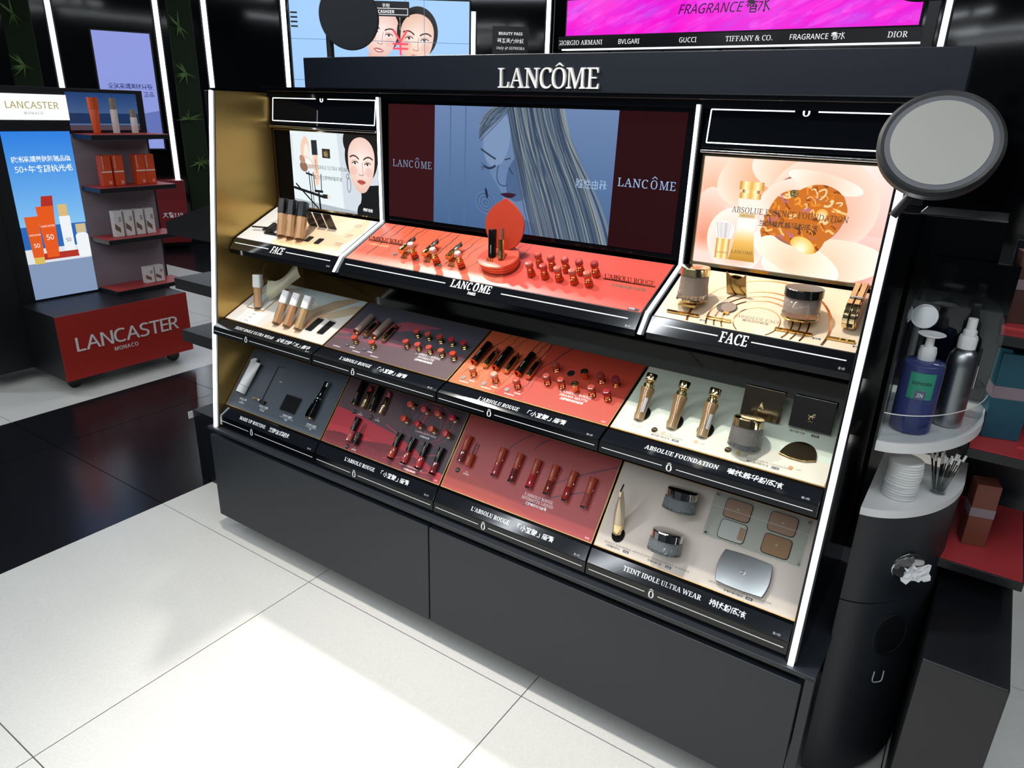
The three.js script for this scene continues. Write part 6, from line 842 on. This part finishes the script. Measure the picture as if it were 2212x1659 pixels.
// ------------------------------------------------------------------ right gondola with red shelves and gift boxes, pillar
const redShelf = plain(0xb83c40, 0.45);
{
  const p = thing('black_pillar', 'tall glossy black pillar behind the dispenser column', 'pillar', [2.1, 0, -0.68]); part('shaft', rbox(0.18, 1.34, 0.2, 0.003, 0, 0.67, 0), M.gloss, p);
  const o = thing('right_gondola', 'black gondola with red shelves right of the dispenser column', 'gondola', [0, 0, 0]); part('base', rbox(0.15, 0.53, 1.4, 0.004, 2.315, 0.265, -0.77), M.satin, o); part('back_board', box(0.02, 1.2, 0.05, 2.25, 1.1, -1.0), M.satin, o); part('back_panel', box(0.3, 0.75, 0.02, 2.37, 0.9, -0.82), M.navy, o);
  for (const [y, z, w] of [[0.6, -0.37, 0.17], [0.87, -0.4, 0.3], [1.12, -0.45, 0.3]]) { part('shelf', rbox(w, 0.022, 0.38, 0.002, 2.225 + w / 2, y - 0.013, z - 0.19), M.satin, o); part('red_top', box(w - 0.006, 0.002, 0.372, 2.225 + w / 2, y - 0.001, z - 0.19), redShelf, o); }
  for (const [x, y, z, w, h, d, c, l] of [[2.285, 0.6, -0.5, 0.05, 0.16, 0.05, 0x7a4434, 'brown gift box with pale band on the lowest red shelf'], [2.275, 0.87, -0.52, 0.075, 0.2, 0.05, 0x1d5566, 'teal gift box on the middle red shelf'], [2.25, 1.12, -0.6, 0.05, 0.16, 0.05, 0x4a342c, 'dark brown gift box on the top red shelf, left'], [2.315, 1.12, -0.6, 0.05, 0.16, 0.05, 0x4e3a32, 'dark brown gift box on the top red shelf, right']]) { const q = thing('gift_box', l, 'box', [x, y + 0.0005, z]); q.rotation.y = 0.25; part('carton', rbox(w, h, d, 0.001, 0, h / 2, 0), plain(c, 0.5), q); part('band', box(w + 0.001, h * 0.14, d + 0.001, 0, h * 0.55, 0), plain(0x8f8088, 0.5), q); }
}
// ------------------------------------------------------------------ black end unit left of the stand
{
  const o = thing('end_unit', 'black stepped tray unit joined to the left end of the stand', 'display unit', [0, 0, 0]);
  part('base', rbox(0.43, 0.32, 0.6, 0.003, -0.25, 0.16, -0.5), M.satin, o); part('tray', rbox(0.43, 0.047, 0.5, 0.002, -0.25, 0.648, -0.45), M.satin, o); part('tray', rbox(0.43, 0.043, 0.5, 0.002, -0.25, 0.862, -0.45), M.satin, o);
  part('sloped_tray', new THREE.ExtrudeGeometry(new THREE.Shape([[-0.467, 1.054], [-0.467, 1.1], [-0.164, 1.195], [-0.04, 1.195], [-0.04, 1.054]].map((q) => new THREE.Vector2(...q))), { depth: 0.5, bevelEnabled: false }).translate(0, 0, -0.7), M.satin, o);
  part('upright', [rbox(0.13, 1.57, 0.4, 0.003, -0.095, 0.785, -0.42)], M.satin, o); part('sticker', box(0.004, 0.03, 0.02, -0.467, 0.3, -0.19), M.white, o); part('riser', box(0.1, 0.06, 0.3, -0.21, 0.35, -0.4), M.satin, o);
}
// ------------------------------------------------------------------ sun care stand left of the aisle, facing +x
{
  const o = thing('sun_care_stand', 'black stand with red front box, lit sea poster and red shelves', 'display stand', [0, 0, 0]); const rr = -PI / 2;
  const fx = (g, x, y, z) => g.rotateY(PI / 2).translate(x, y, z);
  part('front_box', rbox(0.42, 0.363, 0.756, 0.003, -2.056, 0.2615, -0.698), M.satin, o); part('red_front', box(0.004, 0.363, 0.756, -1.843, 0.2615, -0.698), plain(0xa8281e, 0.45), o);
  const L = letters('LANCASTER', sans, 0.078, 0.004, 0.06); L.scale(0.6 / L.boundingBox.max.x, 1, 1); part('raised_letters', fx(L, -1.841, 0.235, -0.4), M.white, o); const m = letters('MONACO', sans, 0.022, 0.003, 0.25); part('small_letters', fx(m, -1.841, 0.19, -0.6), M.white, o);
  part('upright_case', rbox(0.25, 1.5, 0.95, 0.003, -2.37, 0.83, -0.74), M.satin, o); part('left_body', rbox(0.35, 1.5, 0.25, 0.003, -2.4, 0.83, -0.2), M.satin, o);
  for (const z of [-0.4, -1.0]) part('caster', new THREE.CylinderGeometry(0.035, 0.035, 0.025, 18).rotateZ(PI / 2).translate(-1.95, 0.037, z), M.gloss, o);
  const tube2 = (g, x, y, w, h, c, capc) => { g.fillStyle = c; g.beginPath(); g.moveTo(x - w / 2, y - h); g.lineTo(x + w / 2, y - h); g.lineTo(x + w * 0.38, y - h * 0.14); g.lineTo(x - w * 0.38, y - h * 0.14); g.fill(); g.fillStyle = capc; g.fillRect(x - w * 0.36, y - h * 0.14, w * 0.72, h * 0.14); write(g, '50', x, y - h * 0.35, w * 0.42, { align: 'center', font: 'sans-serif', color: c[1] > 'd' && c[3] > 'd' ? '#777' : '#fff' }); write(g, 'LANCASTER', x, y - h * 0.6, w * 0.16, { align: 'center', font: 'sans-serif', color: c[3] > 'd' ? '#777' : '#fff' }); };
  const sea = canvas(500, 1250, (g, W, H) => { const q = g.createLinearGradient(0, 0, 0, H); q.addColorStop(0, '#2f7fe0'); q.addColorStop(0.6, '#8cc6f0'); g.fillStyle = q; g.fillRect(0, 0, W, H); g.fillStyle = '#2a66b4'; g.fillRect(0, 690, W, 170); g.fillStyle = '#dfe3e8'; g.fillRect(0, 860, W, 110); wash.call; g.fillStyle = '#8296b8'; g.fillRect(0, 970, W, 280); g.fillStyle = '#b03024'; g.fillRect(110, 900, 290, 50); g.beginPath(); g.moveTo(150, 700); g.lineTo(190, 470); g.lineTo(275, 470); g.lineTo(255, 700); g.fill();
    tube2(g, 90, 975, 105, 360, '#e05a1c', '#d8bb58'); tube2(g, 200, 935, 130, 390, '#e4581a', '#e4581a'); g.fillStyle = '#d8b878'; g.fillRect(300, 540, 70, 90); g.fillStyle = '#eef1f3'; g.fillRect(296, 630, 84, 270); write(g, '50', 338, 830, 40, { align: 'center', font: 'sans-serif', color: '#666' }); g.fillStyle = '#cdb98c'; g.fillRect(410, 700, 80, 70); g.fillStyle = '#eef2f4'; g.beginPath(); g.roundRect(398, 770, 102, 190, 30); g.fill();
    write(g, '欧洲高端养肤防晒品牌', 250, 215, 45, { align: 'center' }); write(g, '50+年专研抗光老', 258, 290, 57, { align: 'center', font: 'sans-serif' }); });
  const face3 = (w, h, t) => slab(w, h, t).rotateY(PI / 2);
  part('lit_poster', face3(0.345, 0.9, 0.006).translate(-2.242, 0.905, -0.585), glowing(sea, 0.85), o);
  part('lit_sign', face3(0.36, 0.13, 0.008).translate(-2.24, 1.478, -0.59), glowing(canvas(600, 216, (g, W, H) => { wash(g, W, H, '#f0f6f4'); write(g, 'LANCASTER', 300, 120, 78, { align: 'center', font: 'sans-serif', color: '#a08c4c', stretch: 1.1 }); write(g, 'MONACO', 300, 170, 30, { align: 'center', font: 'sans-serif', color: '#7a7a78', gap: 0.2 }); }), 0.95), o);
  part('sea_picture', face3(0.4, 0.2, 0.006).translate(-2.242, 1.46, -0.97), glowing(canvas(512, 256, (g, W, H) => { const q = g.createLinearGradient(0, 0, 0, H); q.addColorStop(0, '#284a86'); q.addColorStop(1, '#6a86b0'); g.fillStyle = q; g.fillRect(0, 0, W, H); g.fillStyle = '#223c68'; g.fillRect(0, 140, W, 70); g.fillStyle = '#5a4a58'; g.fillRect(0, 220, W, 36); }), 0.6), o);
  part('grey_back', box(0.004, 0.88, 0.44, -2.243, 0.9, -0.98), plain(0x8a7f86, 0.6), o);
  for (const y of [1.345, 1.06, 0.77, 0.47]) { part('shelf', rbox(0.2, 0.025, 0.46, 0.002, -2.14, y - 0.015, -1.0), M.satin, o); part('red_top', box(0.194, 0.002, 0.454, -2.14, y - 0.0015, -1.0), plain(0xb03a38, 0.45), o); }
  const carton = (name, l, x, y, z, w, h, d, tex, grp) => { const q = thing(name, l, 'carton', [x, y, z], grp); part('carton', rbox(d, h, w, 0.001, 0, h / 2, 0), plain(tex === 'o' ? 0xd2481a : 0xdcd8d4, 0.5), q); part('printed_front', face3(w * 0.98, h * 0.98, 0.001).translate(d / 2 + 0.0003, h / 2, 0), print(tex === 'o' ? orangeP : whiteP), q); };
  const orangeP = canvas(128, 256, (g) => { wash(g, 128, 256, '#d94c1a'); g.fillStyle = '#f2dccf'; g.fillRect(0, 130, 128, 12); write(g, 'LANCASTER', 30, 120, 22, { font: 'sans-serif', turn: -PI / 2 }); write(g, '50', 70, 240, 34, { font: 'sans-serif' }); }), whiteP = canvas(128, 256, (g) => { wash(g, 128, 256, '#e6e2df'); g.fillStyle = '#7a6450'; g.beginPath(); g.moveTo(0, 120); g.lineTo(80, 170); g.lineTo(80, 220); g.lineTo(0, 180); g.fill(); g.fillRect(70, 60, 8, 50); g.fillRect(84, 60, 8, 50); g.fillRect(98, 60, 8, 50); });
  [[-0.86, 'first'], [-0.93, 'second'], [-1.06, 'third'], [-1.12, 'rightmost']].forEach(([z, n]) => carton('sunscreen_carton', `orange sunscreen carton with white band, ${n} on its red shelf`, -2.13, 1.0605, z, 0.058, 0.17, 0.045, 'o', 'orange sunscreen cartons'));
  [-0.88, -0.945, -1.01, -1.075].forEach((z, i) => carton('cream_carton', `white and brown cream carton, ${nth[i]} of four on the red shelf`, -2.13, 0.7705, z, 0.05, 0.15, 0.04, 'w', 'white and brown cartons'));
  [-1.02, -1.085].forEach((z, i) => carton('small_carton', `small white carton, ${['left', 'right'][i]} of two on the lowest red shelf`, -2.13, 0.4705, z, 0.055, 0.1, 0.04, 'w', 'small white cartons'));
  [[-0.86, 0.19, 0xd9541c, 'orange sunscreen tube standing on the top red shelf'], [-0.97, 0.19, 0xd8cfc8, 'tall white bottle with taupe cap on the top red shelf'], [-1.08, 0.13, 0xd4ccc4, 'short white bottle with taupe cap on the top red shelf']].forEach(([z, h, c, l], i) => { const q = thing('sun_care_bottle', l, 'bottle', [-2.14, 1.3455, z]); part('bottle', lathe([[0, 0], [0.016, 0], [0.018, 0.004], [i ? 0.018 : 0.026, h * 0.68], [0, h * 0.68]], 24), shade(c, 0.35), q); part('cap', turned([[0, h * 0.68], [i ? 0.017 : 0.027, h * 0.68], [i ? 0.016 : 0.028, h], [0, h]], 24), shade(i ? 0x8f8470 : c, 0.35), q); });
}
// ------------------------------------------------------------------ screens, signs and fire box on the back walls
function wallScreen(name, label, w, along, y, wd, h, tex, k, cat = 'screen') { const o = onWall(thing(name, label, cat), w, along, y, 0.02); part('case', rbox(wd + 0.03, h + 0.03, 0.03, 0.003, 0, 0, 0), M.satin, o); part('display', slab(wd, h, 0.004).translate(0, 0, 0.018), glowing(tex, k), o); return o; }
wallScreen('wall_screen', 'lavender blue upright screen on the left wall', WA, -0.29, 1.6, 0.52, 1.11, canvas(400, 850, (g, W, H) => { wash(g, W, H, '#8c98dc'); poly(g, (x) => x, (y) => y, [[0, 640], [W, 560], [W, 760], [0, 850]], '#6272b4'); write(g, '全球高端美妆体验', 215, 400, 40, { align: 'center', color: '#2c3468' }); write(g, '正品', 300, 455, 40, { color: '#2c3468' }); }), 0.85);
{
  const o = wallScreen('video_wall', 'sky blue video wall with two women, behind the header', WB, 1.06, 2.0, 1.97, 1.25, canvas(1576, 1000, (g, W, H) => { wash(g, W, H, '#9cc4f0'); g.fillStyle = '#20242c'; for (let i = 0; i < 4; i++) g.fillRect(10, 120 + i * 36, 60, 14); face(g, 800, 280, 300, 420, { tilt: 0.22, smile: true, neck: true, skin: ['#f3dcd6', '#d9a89a'], lip: '#b85a58' }); face(g, 1110, 320, 310, 440, { tilt: 0.12, neck: true, skin: ['#f2dccf', '#d6a58e'], lip: '#a84c4a' }); g.strokeStyle = '#5b7ba4'; g.lineWidth = 4; for (const y of [333, 666]) { g.beginPath(); g.moveTo(0, y); g.lineTo(W, y); g.stroke(); } g.beginPath(); g.moveTo(1180, 0); g.lineTo(1180, H); g.stroke(); }), 0.95);
  const c = onWall(thing('cashier_sign', 'black hanging cashier sign with white outline', 'sign'), WB, 1.2, 2.49, 0.4); part('board', rbox(0.48, 0.14, 0.03, 0.003), M.satin, c); part('print', slab(0.46, 0.12, 0.002).translate(0, 0, 0.0165), glowing(canvas(368, 96, (g, W, H) => { wash(g, W, H, '#0c0e12'); g.strokeStyle = '#fff'; g.lineWidth = 5; g.strokeRect(4, 46, W - 8, 46); write(g, 'CASHIER', W / 2, 82, 34, { align: 'center', font: 'sans-serif', weight: 'bold' }); write(g, '收银', W / 2, 36, 32, { align: 'center' }); }), 0.9), c); part('hanger', [box(0.004, 0.6, 0.004, -0.2, 0.37, 0), box(0.004, 0.6, 0.004, 0.2, 0.37, 0)], M.chrome, c);
  const y = onWall(thing('yen_sign', 'red neon yen symbol below the cashier sign', 'neon sign'), WB, 1.34, 2.16, 0.4); part('neon', [bar([-0.07, 0.13, 0], [0, 0.02, 0], 0.011), bar([0.07, 0.13, 0], [0, 0.02, 0], 0.011), bar([0, 0.02, 0], [0, -0.11, 0], 0.011), bar([-0.08, 0, 0], [0.08, 0, 0], 0.011), bar([-0.08, -0.045, 0], [0.08, -0.045, 0], 0.011)], lit(0xff4a58, 1.4), y); part('hanger', box(0.003, 0.22, 0.003, 0, 0.24, 0), M.chrome, y);
  const b = onWall(thing('pass_notice', 'white lettering notice on the dark panel right of the video wall', 'notice'), WB, 2.5, 2.25, 0.01); part('print', slab(0.4, 0.3, 0.004), glowing(canvas(320, 240, (g, W, H) => { wash(g, W, H, '#08090c'); write(g, 'BEAUTY PASS', W / 2, 70, 34, { align: 'center', font: 'sans-serif', weight: 'bold' }); write(g, '尊享美力特权', W / 2, 130, 40, { align: 'center' }); write(g, 'Only @ SEPHORA', W / 2, 185, 30, { align: 'center', style: 'italic' }); }), 0.7), b);
}
{
  wallScreen('fragrance_screen', 'long magenta screen reading fragrance on the back wall', WC, 1.93, 2.48, 3.42, 0.34, canvas(1800, 180, (g, W, H) => { wash(g, W, H, '#e010d0'); seed = 61; for (let i = 0; i < 300; i++) { g.fillStyle = ['rgba(255,120,240,0.18)', 'rgba(190,90,230,0.2)', 'rgba(255,0,190,0.2)'][i % 3]; g.beginPath(); g.ellipse(rnd() * W, rnd() * H, 20 + rnd() * 90, 5 + rnd() * 18, -0.4, 0, 7); g.fill(); } write(g, 'FRAGRANCE 香水', 900, 95, 62, { align: 'center', font: 'sans-serif', color: '#1c0a24', style: 'italic' }); }), 0.95);
  const s = onWall(thing('brand_fascia', 'black fascia with a row of white brand names under the magenta screen', 'sign'), WC, 1.93, 2.24, 0.02); part('board', rbox(3.6, 0.12, 0.04, 0.003), M.satin, s); part('print', slab(3.58, 0.11, 0.002).translate(0, 0, 0.022), glowing(canvas(2048, 63, (g, W, H) => { wash(g, W, H, '#07080b'); for (const [x, t, f] of [[150, 'GIORGIO ARMANI', 'serif'], [480, 'BVLGARI', 'sans-serif'], [845, 'GUCCI', 'sans-serif'], [1190, 'TIFFANY & CO.', 'serif'], [1540, 'FRAGRANCE 香水', 'sans-serif'], [1915, 'DIOR', 'serif']]) write(g, t, x, 44, 36, { align: 'center', font: f }); }), 0.9), s); part('lit_line', box(3.5, 0.015, 0.01, 0, -0.068, 0.02), thinled, s);
  for (let i = 0; i < 6; i++) { const p = onWall(thing('brand_poster', `pale lit brand poster, ${nth[i]} of the row under the brand fascia`, 'poster', null, 'lit brand posters'), WC, 0.45 + i * 0.6, 1.85, 0.02); part('panel', slab(0.54, 0.58, 0.01), lit([0xe8b0c0, 0xc8dcec, 0x4a5450, 0xd8b090, 0xf0e6e0, 0xf0e8e4][i], 0.9), p); part('frame', box(0.56, 0.6, 0.008, 0, 0, -0.006), M.satin, p); }
  const f = onWall(thing('fire_box', 'red fire hydrant cabinet with white lettering at the left wall', 'cabinet'), WA, -0.07, 0.4, 0.13); part('cabinet', rbox(0.34, 0.66, 0.2, 0.005), plain(0x7a141c, 0.4), f); part('lettering', slab(0.32, 0.3, 0.002).translate(0, -0.02, 0.1015), print(canvas(320, 300, (g, W, H) => { wash(g, W, H, '#86161f'); write(g, '火警119', 175, 180, 56, { align: 'center', weight: 'bold', bold: 0.13 }); })), f);
  // moss strips with small ferns
  for (const [al, n] of [[0.28, 'between the two light strips'], [-1.15, 'left of the leftmost light strip']]) { const m = onWall(thing('moss_strip', `upright dark green moss strip with ferns ${n}`, 'plant wall'), WA, al, 0, 0.02); part('moss', rbox(0.24, 2.7, 0.04, 0.01, 0, 1.5, 0), plain(0x16240f, 0.95), m); seed = 8; for (let k = 0; k < 5; k++) { const gs = []; for (let i = 0; i < 11; i++) { const a = rnd() * 6.28, l = 0.1 + rnd() * 0.09; gs.push(new THREE.ConeGeometry(0.012, l, 5).scale(1, 1, 0.3).translate(0, l / 2, 0).rotateX(0.7).rotateZ(a)); } const fr = part('fern', gs, plain(0x4a6a2c, 0.7), m); fr.position.set((rnd() - 0.5) * 0.1, 0.9 + k * 0.45, 0.03); } }
}
renderer.render(scene, camera);
